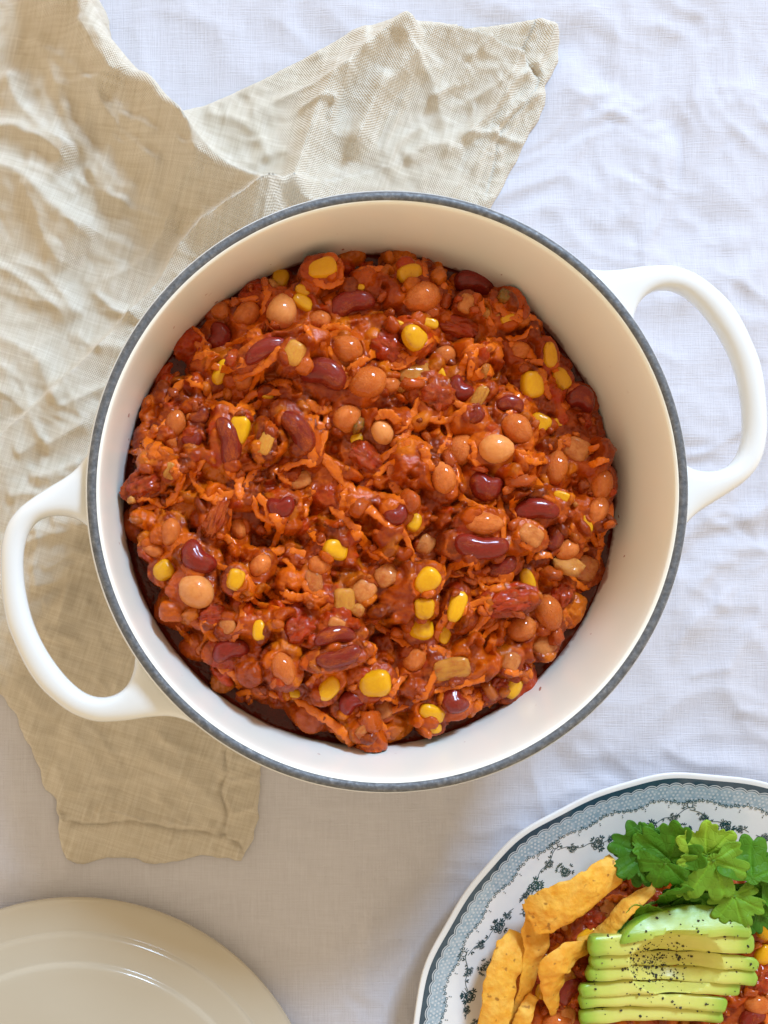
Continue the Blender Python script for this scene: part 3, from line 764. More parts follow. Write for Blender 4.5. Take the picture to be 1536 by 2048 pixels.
# kind, u, v, length px, width px, angle (degrees, anticlockwise), lift
PIECES = [
 ('c',561,558,42,36,80,0),('c',644,539,58,42,10,1),('c',605,581,32,24,-10,0),('c',605,604,46,30,-25,1),('c',715,574,30,14,0,0),('c',443,745,54,34,55,1),('c',479,861,60,42,80,2),('c',717,875,34,28,70,0),('c',535,789,26,18,0,0),
 ('b',561,633,72,64,80,1),('p',445,623,44,42,0,0),('p',494,630,56,50,30,-1),('p',486,753,64,52,80,1),('p',696,835,60,58,30,1),('p',692,701,62,56,-20,1),('p',734,768,74,68,20,2),('p',351,848,56,46,80,0),('p',344,887,46,28,-50,0),
 ('k',437,672,58,48,80,-1),('k',702,610,94,50,15,0),('k',533,701,96,42,22,0),('k',647,750,96,60,-20,1),('k',456,882,100,46,-78,1),('k',595,864,98,50,-56,1),('k',399,831,44,34,30,0),('k',386,880,44,30,20,0),('t',289,968,70,40,25,0),
 ('o',588,705,48,42,60,1),('o',341,942,34,26,70,1),('o',530,887,46,30,70,0),
 ('c',818,550,50,44,5,1),('c',830,672,54,46,-40,1),('c',853,649,42,22,-15,1),('c',880,745,34,20,-70,0),('c',1061,770,56,48,-80,1),('c',1100,710,52,28,-80,1),('c',1120,758,48,34,-60,0),('c',1074,848,46,40,-35,1),('c',1020,635,32,24,10,0),('c',1114,845,30,18,0,0),('c',795,649,26,14,-20,0),
 ('p',844,597,72,66,20,1),('b',763,864,52,46,-60,0),('p',916,903,66,62,60,1),('b',992,898,68,64,0,2),('p',1022,862,66,60,-40,1),('p',880,959,64,54,-70,1),('p',1108,938,70,52,80,1),('p',890,711,44,42,0,0),('p',1199,970,60,46,80,0),('p',1196,1022,58,44,70,-1),
 ('k',948,568,84,50,-15,-1),('k',919,779,56,48,-40,0),('k',1010,815,56,36,-10,0),('k',978,968,70,56,-25,0),('k',1160,799,60,50,-10,-1),('k',948,831,40,32,40,-1),
 ('o',828,750,70,46,4,2),('n',935,605,38,32,70,0),('o',961,792,48,26,60,0),('t',915,650,80,38,-15,0),('t',782,691,78,56,-35,1),('t',866,794,70,56,-40,1),
 ('c',328,1141,44,42,30,2),('c',471,1159,44,36,70,1),('c',518,1260,42,28,-85,1),('c',670,1099,52,42,-15,1),('c',653,1374,54,38,50,2),('c',588,1387,28,18,0,0),
 ('b',393,1183,74,70,150,2),('p',565,1335,66,52,-65,2),('p',341,1065,56,46,80,1),('p',307,1100,44,32,-15,1),('p',476,1055,50,34,-70,0),('n',627,1162,50,34,-80,1),
 ('k',396,1117,78,54,-42,2),('k',562,1013,58,46,10,1),('k',461,1300,76,46,12,2),('k',670,1273,88,38,8,2),('k',678,1314,96,40,14,2),('k',702,1406,56,44,40,0),
 ('t',434,1024,104,36,68,2),('t',592,1257,60,52,40,0),('o',686,1201,50,42,-85,2),('n',676,1250,38,26,-25,2),('n',455,1250,38,32,-60,1),('n',731,1462,42,30,40,1),('n',725,1182,52,44,50,0),
 ('c',826,1045,38,34,80,1),('c',901,1074,42,30,70,1),('c',1010,1073,34,28,-40,1),('c',852,1162,58,46,50,1),('c',841,1216,44,42,90,1),('c',841,1257,48,46,0,2),('c',912,1213,66,36,70,1),('c',890,1266,46,26,75,0),('c',1054,1159,46,30,-70,1),('c',749,1366,64,56,10,2),('c',1026,1374,50,36,60,1),('c',864,1426,54,36,-25,1),('c',1121,993,36,20,-20,0),('c',1174,1045,44,20,-85,0),('c',866,1456,34,22,0,0),
 ('p',963,1048,72,48,0,1),('p',1095,1224,74,58,-70,1),('p',1040,1257,62,58,20,0),('b',810,993,26,24,0,1),
 ('k',965,1092,110,52,-4,2),('k',1069,1022,92,46,4,1),('k',1000,1133,64,40,20,0),('k',1101,1078,52,38,70,1),('k',912,1403,56,50,-50,0),
 ('t',1017,1201,84,44,8,1),('t',985,1378,70,36,35,0),('t',735,920,80,46,-35,1),('n',1059,1071,52,38,-35,1),('n',1170,1136,58,52,-20,0),('n',1088,1292,48,40,40,0),('o',903,1338,72,46,12,1),('n',1023,1325,44,34,60,0),
 ('p',640,1130,48,44,0,-1),('p',780,770,40,36,0,-1),('p',640,640,46,42,0,-1),('p',1040,700,44,42,20,-1),('p',1135,1100,52,46,30,-1),('p',520,1130,50,44,50,-1),('p',830,1320,52,46,50,-1),('n',770,1150,52,44,30,0),('n',600,960,46,34,20,0),('n',1150,900,56,44,-30,0),('n',760,1420,46,36,20,0),('t',420,1230,56,40,20,0),('t',1120,1190,52,40,60,0),('k',790,1030,50,40,30,-1),('n',850,1090,44,34,60,0),
]
PLACED = []          # kind, object, u, v
cnt = {}
def place_piece(bd, kind, uu, vv, ln, wd, ang, lift, tilt=None, zg=0.056):
    x, y, _ = W(uu, vv, zg)
    z = float(bd.at(x, y)); x, y, _ = W(uu, vv, z)
    a = L(ln, z) / 2; b = L(wd, z) / 2; h = b * THICK[kind] * (1.15 if kind in 'kpb' else 1.25)
    if kind == 'c' and wd > 0.8 * ln: h = b * 0.85
    ra = math.radians(ang)
    w, U, Vv = bd.local(x, y, a, b, ra)
    dd = U ** 2 + Vv ** 2 < 1
    zz = float(np.percentile(bd.H[w][dd], 55)) if dd.any() else z
    zc = zz + h * (-0.05 + 0.20 * lift)
    bd.seat(x, y, a, b, ra, zc, h)
    i = cnt.get(kind, 0); cnt[kind] = i + 1
    o = bpy.data.objects.new(KN[kind][0], SH[kind][i % len(SH[kind])])
    COL.objects.link(o)
    o.location = (x, y, zc)
    if kind == 'c':
        o.rotation_euler = (RNG.uniform(-0.35, 0.35), RNG.uniform(-0.3, 0.3), ra - math.pi / 2); o.scale = (b, a, h)
    else:
        tl = 0.28 if kind in 'onk' else 0.5
        o.rotation_euler = (RNG.uniform(-tl, tl), RNG.uniform(-0.2, 0.2), ra + (math.pi if RNG.random() < 0.5 and kind != 'b' else 0)); o.scale = (a, b, h)
    return o
for (kd, uu, vv, ln, wd, an, lf) in PIECES:
    PLACED.append((kd, place_piece(bed, kd, uu, vv, ln, wd, an, lf), uu, vv))
# sauce that has run up against the pieces
for kd, o_, uu, vv in PLACED:
    for _ in range(4 if kd in 'pkt' else 2):
        if RNG.random() < 0.2: continue
        al = RNG.uniform(0, 2 * math.pi); sx, sy = o_.scale.x * math.cos(al), o_.scale.y * math.sin(al)
        rz = o_.rotation_euler.z
        x = o_.location.x + sx * math.cos(rz) - sy * math.sin(rz); y = o_.location.y + sx * math.sin(rz) + sy * math.cos(rz)
        a_ = L(RNG.uniform(9, 20), 0.056)
        bed.lump(x, y, o_.location.z - 0.25 * o_.scale.z + RNG.uniform(-0.3, 0.55) * o_.scale.z, a_, a_ * RNG.uniform(0.5, 1), a_ * 0.7, al + rz + 1.57, 2.0, PALC[RNG.integers(len(PALC))], 0.0008)

# carrot shreds: those the photograph shows, then strays between
SHREDS = [
 [(516,697),(521,730),(524,760)],[(512,770),(505,800),(500,838)],[(545,830),(580,840),(612,850),(628,868)],[(640,905),(665,935),(690,965),(712,988)],[(292,905),(300,870),(318,852)],[(300,925),(308,900),(320,880)],[(385,720),(410,712),(438,716)],
 [(640,660),(665,655),(700,668)],[(590,775),(560,765),(535,770)],[(500,985),(520,1030),(560,1050)],[(540,1020),(555,1045),(572,1065)],[(480,940),(478,975),(482,1005)],[(470,1180),(480,1195),(510,1190)],
 [(935,875),(948,892),(950,930)],[(850,838),(900,838),(945,808)],[(800,600),(840,612),(890,605)],[(1020,760),(1024,790),(1028,815)],[(1080,750),(1092,775),(1108,798)],[(950,715),(985,695),(1015,682)],[(1010,690),(1050,700),(1080,735)],[(965,690),(985,683),(1010,680)],
 [(745,835),(775,830),(800,850)],[(838,890),(848,920),(858,950)],[(1030,920),(1060,925),(1105,918)],[(885,1168),(905,1135),(935,1125),(962,1140)],[(935,1185),(975,1180),(1010,1172)],[(975,1310),(982,1285),(990,1262)],[(815,1328),(830,1326),(848,1328)],
 [(825,1410),(850,1385),(868,1350),(880,1325)],[(770,1400),(790,1370),(820,1340)],[(930,1440),(945,1415),(965,1395)],[(880,1290),(880,1250),(900,1200)],[(740,985),(790,1000),(815,1010)],[(700,1000),(740,1020),(790,1060)],[(660,1010),(690,1040),(720,1070)],[(350,1245),(370,1270),(390,1290)],
 [(590,1400),(640,1430),(690,1465)],[(660,1440),(690,1470),(712,1495)],[(920,1385),(935,1378),(948,1370)],[(1000,1340),(1030,1345),(1060,1335)],[(1060,1120),(1085,1110),(1110,1115)],[(1140,1040),(1155,1075),(1180,1085)],[(780,960),(800,985),(830,1000)],
 [(560,940),(600,925),(640,930)],[(610,800),(640,820),(668,812)],[(940,760),(965,745),(990,742)],[(1120,870),(1150,890),(1190,905)],[(1180,930),(1195,925),(1215,915)],[(700,1060),(735,1090),(760,1120)],[(560,1180),(590,1195),(620,1190)],
 [(370,760),(345,785),(320,815)],[(620,560),(650,575),(690,560)],[(870,540),(880,575),(905,590)],[(990,600),(1010,625),(1050,640)],[(760,720),(790,735),(815,730)],[(460,1010),(430,1000),(400,985)],
]
def lay(bd, pts, w, h, seed, mat, zg=0.056, lift=0.0003):
    p2 = np.array([W(a, b, zg)[:2] for a, b in pts]); z0 = bd.at(p2[:, 0], p2[:, 1]).mean()
    p2 = np.array([W(a, b, float(z0))[:2] for a, b in pts])
    c = curve(p2, 30)
    z = bd.at(c[:, 0], c[:, 1])
    zs = z.copy()
    for _ in range(10): zs[1:-1] = np.maximum((zs[:-2] + zs[2:]) / 2, zs[1:-1] * 0.5 + (zs[:-2] + zs[2:]) / 4)
    for _ in range(4): zs[1:-1] = (zs[:-2] + zs[1:-1] + zs[2:]) / 3
    s = np.linspace(0, 1, len(c))
    zs = zs + lift - 0.0012 * np.abs(2 * s - 1) ** 3
    V, Fc = shred_mesh(np.column_stack([c, zs]), w, h, seed)
    ctr = V.mean(0)
    o = mesh_obj('carrot_shred', V - ctr, Fc, mat); o.location = ctr
    return o
M_SHRED = piece_mat('carrot_shred_flesh', (0.84, 0.185, 0.007), (0.72, 0.125, 0.005), 0.34, 0.22, 0.0, 0.8, film=(0.50, 0.075, 0.005))
# shreds live in metres, so their noise runs finer
for n_ in M_SHRED.node_tree.nodes:
    if n_.type == 'TEX_NOISE': n_.inputs['Scale'].default_value *= 130
for i, pts in enumerate(SHREDS):
    w = L(RNG.uniform(6.5, 11.0), 0.056); h = w * RNG.uniform(0.28, 0.5)
    PLACED.append(('s', lay(bed, pts, w, h, i + 1, M_SHRED), *np.mean(pts, 0)))
def stray(n, pts_fn, seed0):
    for i in range(n):
        x, y = pts_fn(); z = float(bed.at(x, y)); k_ = F / (ZC - z)
        uu, vv = VPU + (x - CX) * k_, VPV - (y - CY) * k_
        a = RNG.uniform(0, 2 * math.pi); l = RNG.uniform(24, 66); bd_ = RNG.uniform(-0.5, 0.5) * l
        du, dv = math.cos(a) * l, math.sin(a) * l
        yield [(uu - du, vv - dv), (uu + dv / l * bd_, vv - du / l * bd_), (uu + du, vv + dv)], uu, vv
for i, (pts, uu, vv) in enumerate(stray(190, rnd_pt, 0)):
    if any(math.hypot(uu - p[2], vv - p[3]) < 30 for p in PLACED if p[0] in 'ckpb'): continue
    w = L(RNG.uniform(5.5, 9.5), 0.056)
    PLACED.append(('s', lay(bed, pts, w, w * RNG.uniform(0.28, 0.5), i + 90, M_SHRED, lift=-0.0001), uu, vv))

def bits(bd, n, pts_fn, name, smin, smax, avoid):
    VV, FF, CC = [], [], []; off = 0
    var = [rounded(f, 12, 8, s, 0.26, 1.9) for s, f in enumerate((3.0, 4.5, 6.0, 3.5, 5.0))]
    for i in range(n):
        x, y = pts_fn()
        if avoid is not None and ((avoid[:, 0] - x) ** 2 + (avoid[:, 1] - y) ** 2 < avoid[:, 2] ** 2).any(): continue
        z = float(bd.at(x, y))
        s = L(RNG.uniform(smin, smax) * (1 if RNG.random() < 0.8 else 1.6), z)
        V, Fc = var[i % 5]
        A = np.array(Euler((RNG.uniform(0, 6.3), RNG.uniform(0, 6.3), RNG.uniform(0, 6.3))).to_matrix())
        v = (V * np.array([s, s * RNG.uniform(0.5, 0.9), s * RNG.uniform(0.35, 0.7)])) @ A.T + np.array([x, y, z + s * RNG.uniform(-0.25, 0.25)])
        VV.append(v); FF += [[q + off for q in f] for f in Fc]; off += len(v)
        c = PALC[RNG.integers(len(PALC))] * RNG.uniform(0.9, 1.25)
        if RNG.random() < 0.04: c = np.array([0.66, 0.30, 0.06])
        if RNG.random() < 0.02: c = np.array([0.10, 0.13, 0.02])
        CC.append(np.repeat(c[None], len(v), 0))
    return mesh_obj(name, np.vstack(VV), FF, M_BITS, col=np.vstack(CC))
AV = np.array([[o.location.x, o.location.y, max(o.scale.x, o.scale.y) * 0.8] for k_, o, _, _ in PLACED if k_ in 'cpbk'])
ob = bits(bed, 220, rnd_pt, 'chopped_vegetable_bits', 7, 17, AV)
tag(ob, 'small chopped vegetable bits coated in red sauce across the pot of chili', 'vegetable bits', kind='stuff')

# fine pulp on the sauce, then the mesh itself
pulp = sstep(-0.5, 0.4, fbm(bed.X * 60, bed.Y * 60, 2, 61))
H = bed.H + 0.00042 * fbm(bed.X * 300, bed.Y * 300, 3, 17) + pulp * (0.00075 * (0.35 - np.abs(perlin(bed.X * 380 + perlin(bed.X * 150, bed.Y * 150, 7), bed.Y * 380, 24))) + 0.00045 * perlin(bed.X * 720, bed.Y * 720, 23))
for _ in range(0): H[1:-1, 1:-1] = 0.5 * H[1:-1, 1:-1] + 0.125 * (H[:-2, 1:-1] + H[2:, 1:-1] + H[1:-1, :-2] + H[1:-1, 2:])
m = (R < 0.0893 + 0.0014) & (H > ZL - 0.004)
Fq = grid_faces(*bed.X.shape); kp = m.ravel()[Fq].all(1); Fq = Fq[kp]
us = np.unique(Fq); rm = -np.ones(m.size, int); rm[us] = np.arange(len(us))
V = np.stack([bed.X.ravel()[us], bed.Y.ravel()[us], H.ravel()[us]], 1)
ob = mesh_obj('chili', V, rm[Fq], M_SAUCE, col=bed.C.reshape(-1, 3)[us])
tag(ob, 'mound of thick orange-red chili sauce filling the white pot', 'chili', kind='stuff')
t_ = np.linspace(0, 2 * np.pi, 128, endpoint=False)
rr = np.array([0.0, 0.03, 0.06, 0.08, 0.0875, 0.0888, 0.0895]); zz = np.array([0, 0, 0, 0, 0.0, 0.0003, 0.0009]) + ZL
V = np.stack([rr[:, None] * np.cos(t_), rr[:, None] * np.sin(t_), np.repeat(zz[:, None], 128, 1) + 0.0002 * perlin(np.cos(t_)[None] * rr[:, None] * 90, np.sin(t_)[None] * rr[:, None] * 90, 2)], -1).reshape(-1, 3)
ob = mesh_obj('chili_liquid', V, grid_faces(7, 128, wrap_c=True), M_OIL)
tag(ob, 'dark glossy red liquid pooled along the lower left wall of the pot', 'sauce', kind='stuff')

# ---- labels: where each piece lies, as on a clock face
def clock_labels(placed, cu, cv, rad, where):
    cells = {}
    for kd, o, uu, vv in placed:
        du, dv = uu - cu, vv - cv; r = math.hypot(du, dv) / rad
        hr = int(round((math.degrees(math.atan2(du, -dv)) % 360) / 30)) % 12 or 12
        ring = 'near the middle' if r < 0.36 else ('midway to the wall' if r < 0.70 else 'by the wall')
        cells.setdefault((KN[kd][0], KN[kd][1], hr, ring), []).append((kd, o, uu, vv))
    HN = ['', 'one', 'two', 'three', 'four', 'five', 'six', 'seven', 'eight', 'nine', 'ten', 'eleven', 'twelve']
    for (nm, desc, hr, ring), lst in cells.items():
        us_ = [q[2] for q in lst]; vs_ = [q[3] for q in lst]
        horiz = (max(us_) - min(us_)) > (max(vs_) - min(vs_))
        lst.sort(key=lambda q: q[2] if horiz else q[3])
        n = len(lst)
        words = {1: [''], 2: ['left', 'right'] if horiz else ['upper', 'lower'],
                 3: ['leftmost', 'middle', 'rightmost'] if horiz else ['topmost', 'middle', 'lowest']}.get(n)
        if words is None:
            o_ = ['first', 'second', 'third', 'fourth', 'fifth', 'sixth', 'seventh', 'eighth', 'ninth', 'tenth', 'eleventh', 'twelfth', 'thirteenth', 'fourteenth']
            words = [o_[min(i, 13)] + (' from left' if horiz else ' from top') for i in range(n)]
        for wd, (kd, o, _, _) in zip(words, lst):
            lab = f"{desc} {ring} in the pot at {HN[hr]} o'clock" + (f', {wd} one' if wd and 'from' not in wd else (f', {wd}' if wd else ''))
            tag(o, lab, KN[kd][2], KN[kd][3])
clock_labels(PLACED, 738, 1000, 490, 'of the pot')
# ================================================================== plate with its print
def glaze(name, col, rough=0.12):
    t = NT(name); co = t.coord()
    t.set(Base_Color=t.mix(t.rng(t.noise(co, 70, 3), 0.4, 0.7), col, tuple(0.95 * x for x in col)), Roughness=rough, Specular_IOR_Level=0.5, Coat_Weight=0.5, Coat_Roughness=0.05)
    t.set(Normal=t.bump(t.noise(co, 60, 2), 0.06, 0.002))
    return t.m
M_CHINA = glaze('white_china', (0.76, 0.76, 0.75))
def ink(name, dark, pale, sc):
    t = NT(name); co = t.coord()
    n = t.noise(co, sc, 4, 0.7)
    t.set(Base_Color=t.mix(t.rng(n, 0.42, 0.72), dark, pale), Roughness=0.16, Coat_Weight=0.5, Coat_Roughness=0.05)
    return t.m
M_BAND = ink('teal_band', (0.022, 0.055, 0.085), (0.030, 0.072, 0.105), 300)
M_INK = ink('teal_ink', (0.018, 0.055, 0.065), (0.05, 0.11, 0.12), 900)
M_LACE = ink('pale_lace_blue', (0.26, 0.36, 0.43), (0.46, 0.54, 0.59), 500)
M_LACEDOT = ink('lace_dot_white', (0.56, 0.60, 0.62), (0.50, 0.55, 0.58), 500)

plate = empty('dinner_plate', (PLATE_C[0], PLATE_C[1], 0))
tag(plate, 'white china plate with teal lace and flower border, cut off at lower right', 'plate')
PP = curve([(0.0, 0.0038), (0.30, 0.0038), (0.50, 0.0038), (0.60, 0.0042), (0.66, 0.0062), (0.72, 0.0090), (0.80, 0.0112), (0.90, 0.0142), (0.97, 0.0166), (0.99, 0.0172), (0.998, 0.0172), (1.0, 0.0168),
            (0.998, 0.0160), (0.97, 0.0148), (0.80, 0.0092), (0.66, 0.0030), (0.60, 0.0008), (0.56, -0.0004), (0.50, 0.0008), (0.0, 0.0010)], 180)
PP[:, 0] = np.maximum(PP[:, 0], 0)
def edge_r(th):
    """the edge swings in and out in shallow, uneven waves"""
    return PLATE_R * (1 + 0.0042 * np.cos(11 * (th - 1.70)) + 0.0022 * np.cos(22 * (th - 1.70) + 0.8))
def plate_z(r):           # r as a share of the radius, upper side
    k = int(np.argmax(PP[:, 0])); return np.interp(r, PP[:k + 1, 0], PP[:k + 1, 1])
def scal(r):              # how far the waves reach in
    return sstep(0.62, 1.0, r)
n = 264; t_ = np.linspace(0, 2 * np.pi, n, endpoint=False)
sc_ = PLATE_R + (edge_r(t_)[None] - PLATE_R) * scal(PP[:, 0])[:, None]
V = np.stack([PP[:, 0, None] * sc_ * np.cos(t_), PP[:, 0, None] * sc_ * np.sin(t_), np.repeat(PP[:, 1, None], n, 1)], -1).reshape(-1, 3)
mesh_obj('china_body', V, grid_faces(len(PP), n, wrap_c=True), M_CHINA, plate)
def on_plate(r, th, lift):
    r = np.asarray(r, float); th = np.asarray(th, float)
    s = PLATE_R + (edge_r(th) - PLATE_R) * scal(r)
    return np.stack([r * s * np.cos(th), r * s * np.sin(th), plate_z(r) + lift], -1)
A0, A1 = math.radians(58), math.radians(190)      # the stretch of rim that can be seen; the print goes on round
class Print:
    def __init__(s, lift): s.V = []; s.F = []; s.n = 0; s.lift = lift
    def add(s, r, th, faces):
        p = on_plate(r, th, s.lift); s.V.append(p.reshape(-1, 3)); s.F += [[q + s.n for q in f] for f in faces]; s.n += p.size // 3
    def strip(s, r, th, w):
        """a stroke of half width w (share of radius) through (r, th)"""
        r = np.asarray(r); th = np.asarray(th)
        x = r * np.cos(th); y = r * np.sin(th)
        tx = np.gradient(x); ty = np.gradient(y); l = np.hypot(tx, ty) + 1e-12
        nx_, ny_ = -ty / l, tx / l
        w = np.broadcast_to(w, x.shape)
        X = np.concatenate([x + nx_ * w, x - nx_ * w]); Y = np.concatenate([y + ny_ * w, y - ny_ * w]); k = len(x)
        s.add(np.hypot(X, Y), np.arctan2(Y, X), [[i, i + 1, k + i + 1, k + i] for i in range(k - 1)])
    def blob(s, x, y, a, b, ang, k=8, squeeze=0.0):
        q = np.linspace(0, 2 * np.pi, k, endpoint=False)
        u = np.cos(q) * a; v = np.sin(q) * b * (1 - squeeze * np.cos(q))
        X = x + u * math.cos(ang) - v * math.sin(ang); Y = y + u * math.sin(ang) + v * math.cos(ang)
        s.add(np.hypot(X, Y), np.arctan2(Y, X), [list(range(k))])
    def ring(s, x, y, a, w, k=12, b=None, ang=0):
        q = np.linspace(0, 2 * np.pi, k + 1); b = b or a
        u = np.cos(q) * a; v = np.sin(q) * b
        X = x + u * math.cos(ang) - v * math.sin(ang); Y = y + u * math.sin(ang) + v * math.cos(ang)
        s.strip(np.hypot(X, Y), np.arctan2(Y, X), w)
    def done(s, name, mat): return mesh_obj(name, np.vstack(s.V), s.F, mat, plate)
# dark edge band; its inner side is the scalloped lace
NSC = 132                                  # lace scallops round the plate
def lace_top(th): return 0.950 + 0.009 * np.abs(np.sin(th * NSC / 2)) ** 0.8
def lace_bot(th): return 0.899 + 0.007 * np.cos(th * NSC / 4) - 0.004 * np.abs(np.sin(th * NSC / 1.0))
th = np.linspace(0, 2 * np.pi, 2641)
pr = Print(0.00010)
rows = np.stack([lace_top(th) + (0.981 - lace_top(th)) * f for f in (0, 0.5, 1)])
pr.add(rows.ravel(), np.tile(th, 3), [list(map(int, f)) for f in grid_faces(3, len(th))]); pr.done('edge_band', M_BAND)
pr = Print(0.00008)
rows = np.stack([lace_bot(th) + (lace_top(th) - lace_bot(th)) * f for f in (0, 0.33, 0.66, 1.02)])
pr.add(rows.ravel(), np.tile(th, 4), [list(map(int, f)) for f in grid_faces(4, len(th))]); pr.done('lace_ground', M_LACE)
pr = Print(0.00016); dk = Print(0.00018); ds = 2 * math.pi / NSC
for i in range(int(A0 / ds), int(A1 / ds)):
    a = (i + 0.5) * ds
    for j, rr_ in enumerate((0.907, 0.919, 0.931, 0.943)):
        for q in np.arange(-0.33, 0.34, 0.33) + (0.165 if j % 2 else 0):
            if abs(q) > 0.46 - (0.12 if rr_ > 0.94 else 0): continue
            tt = a + q * ds; pr.blob(rr_ * math.cos(tt), rr_ * math.sin(tt), 0.0044, 0.0044, 0, 6)
    q = np.linspace(-0.5, 0.5, 9); tt = a + q * ds
    pr.strip(lace_top(tt) + 0.0045, tt, 0.0016)
    pr.strip(lace_top(tt) - 0.0030, tt, 0.0014)
    # small curls and dots under the lace
    for q in (-0.3, 0.0, 0.3):
        tt = a + q * ds; r0 = float(lace_bot(np.array(tt))) + RNG.uniform(-0.003, 0.003)
        dk.ring(r0 * math.cos(tt), r0 * math.sin(tt), 0.0045, 0.0010, 8)
        if RNG.random() < 0.6: dk.blob((r0 + 0.006) * math.cos(tt + 0.004), (r0 + 0.006) * math.sin(tt + 0.004), 0.0032, 0.0018, RNG.uniform(0, 3), 6)
    if i % 2 == 0:
        for dr in (0.012, 0.019):
            tt = a + 0.5 * ds; r0 = 0.889 - dr + 0.006; dk.blob(r0 * math.cos(tt), r0 * math.sin(tt), 0.0022, 0.0022, 0, 6)
pr.done('lace_net', M_LACEDOT); dk.done('lace_curls', M_INK)
# garlands: a looped knot at the top of each, buds and roses along two falling stems
vn = Print(0.00012)
def leafspray(x, y, ang, s, k=3):
    for j in range(k):
        f = (j - (k - 1) / 2)
        vn.blob(x + math.cos(ang + f * 0.7) * s * 1.1, y + math.sin(ang + f * 0.7) * s * 1.1, s * 0.75, s * 0.30, ang + f * 0.7, 6)
def rose(x, y, s, ang):
    vn.ring(x, y, s, s * 0.15, 14); vn.ring(x, y, s * 0.58, s * 0.12, 10); vn.blob(x + s * 0.1, y, s * 0.24, s * 0.24, 0, 7)
    for j in range(7):
        q = ang + j * 2 * math.pi / 7 + RNG.uniform(-0.15, 0.15)
        if RNG.random() < 0.85: vn.ring(x + math.cos(q) * s * 1.15, y + math.sin(q) * s * 1.15, s * 0.42, s * 0.11, 8)
    for j in range(4):
        q = ang + RNG.uniform(0, 6.28); leafspray(x + math.cos(q) * s * 1.3, y + math.sin(q) * s * 1.3, q, s * 0.6, 3)
    for j in range(3):
        q = RNG.uniform(0, 6.28); vn.strip(*np.array([(lambda X, Y: (math.hypot(X, Y), math.atan2(Y, X)))(x + math.cos(q) * s * f, y + math.sin(q) * s * f) for f in (1.2, 1.7, 2.3)]).T, s * 0.07)
def pol(r, a): return r * math.cos(a), r * math.sin(a)
per = 2 * math.pi / 11; K0 = math.radians(90.6)
for kk in range(-1, 4):
    a0 = K0 + kk * per
    q = np.linspace(0, 1, 14)
    # loop of the knot
    lx, ly = pol(0.886, a0)
    vn.ring(lx, ly, 0.013, 0.0013, 14, 0.0095, a0)
    for sgn in (-1, 1):
        for j in range(5):
            b = a0 + sgn * (0.5 + j * 0.42); vn.strip(*np.array([(lambda X, Y: (math.hypot(X, Y), math.atan2(Y, X)))(lx + math.cos(b) * 0.013 * f, ly + math.sin(b) * 0.013 * f) for f in (1.0, 1.45, 1.8)]).T, 0.0011)
        # stem
        am = per * 0.47
        rs = 0.872 - 0.060 * np.sin(q * math.pi * 0.56) ** 0.9; ts = a0 + sgn * am * q
        rs = rs + 0.006 * np.sin(q * 17 + sgn)
        vn.strip(rs, ts, 0.0012)
        for f, s in ((0.30, 0.0085), (0.62, 0.0150), (0.90, 0.0075)):
            i_ = int(f * 13); x, y = pol(rs[i_] - 0.004, ts[i_]); rose(x, y, s, RNG.uniform(0, 6))
        for f in np.linspace(0.12, 0.98, 9):
            i_ = int(f * 13); x, y = pol(rs[i_], ts[i_]); leafspray(x, y, ts[i_] + RNG.choice([0.3, 2.8]) + RNG.uniform(-0.5, 0.5), RNG.uniform(0.005, 0.009), 2)
    # loose sprig farther in
    x, y = pol(0.782, a0 + 0.02); rose(x, y, 0.0105, 0.3)
    for j in range(5):
        b = a0 + 0.02 + RNG.uniform(-2.4, 2.4); leafspray(x + math.cos(b) * 0.024, y + math.sin(b) * 0.024, b, 0.007, 3)
    x, y = pol(0.765, a0 + per * 0.5); rose(x, y, 0.009, 1.0)
vn.done('flower_garland', M_INK)

# ================================================================== food on the plate
FC = np.array(W(1400, 2100, 0.012)[:2])
pbed = Bed(FC[0] - 0.10, FC[0] + 0.10, FC[1] - 0.10, FC[1] + 0.10, 0.0005)
PMOUND = [(985, 2200), (1000, 2080), (1030, 1960), (1075, 1860), (1130, 1800), (1215, 1755), (1300, 1735), (1420, 1735), (1540, 1760), (1660, 1830), (1740, 1960), (1770, 2120), (1720, 2320), (1560, 2440), (1400, 2480), (1200, 2420), (1050, 2320)]
pm = curve(WA(PMOUND + PMOUND[:1], 0.012), 120)[:-1]
P = np.stack([pbed.X.ravel(), pbed.Y.ravel()], 1)
dp, _, _, _ = seg_dist(P, pm, np.roll(pm, -1, 0)); dp = np.where(inside(P, pm), dp, -dp).reshape(pbed.X.shape)
rp_ = np.hypot(pbed.X - PLATE_C[0], pbed.Y - PLATE_C[1]) / PLATE_R
pbed.H = plate_z(np.clip(rp_, 0, 0.95)) - 0.003 + sstep(-0.003, 0.014, dp) * 0.0125 + 0.0016 * fbm(pbed.X * 40, pbed.Y * 40, 3, 4) * (dp > 0)
pbed.C[:] = (0.27, 0.030, 0.006)
def p_pt():
    while True:
        x = RNG.uniform(FC[0] - 0.09, FC[0] + 0.06); y = RNG.uniform(FC[1] - 0.03, FC[1] + 0.09)
        i = int((y - pbed.y0) / pbed.st); j = int((x - pbed.x0) / pbed.st)
        if dp[i, j] > 0.002: return x, y
roughen(pbed, 160, p_pt, 20, 40, 0.0016); roughen(pbed, 380, p_pt, 10, 22, 0.0012); roughen(pbed, 300, p_pt, 6, 12, 0.0005)
PP_ON = []
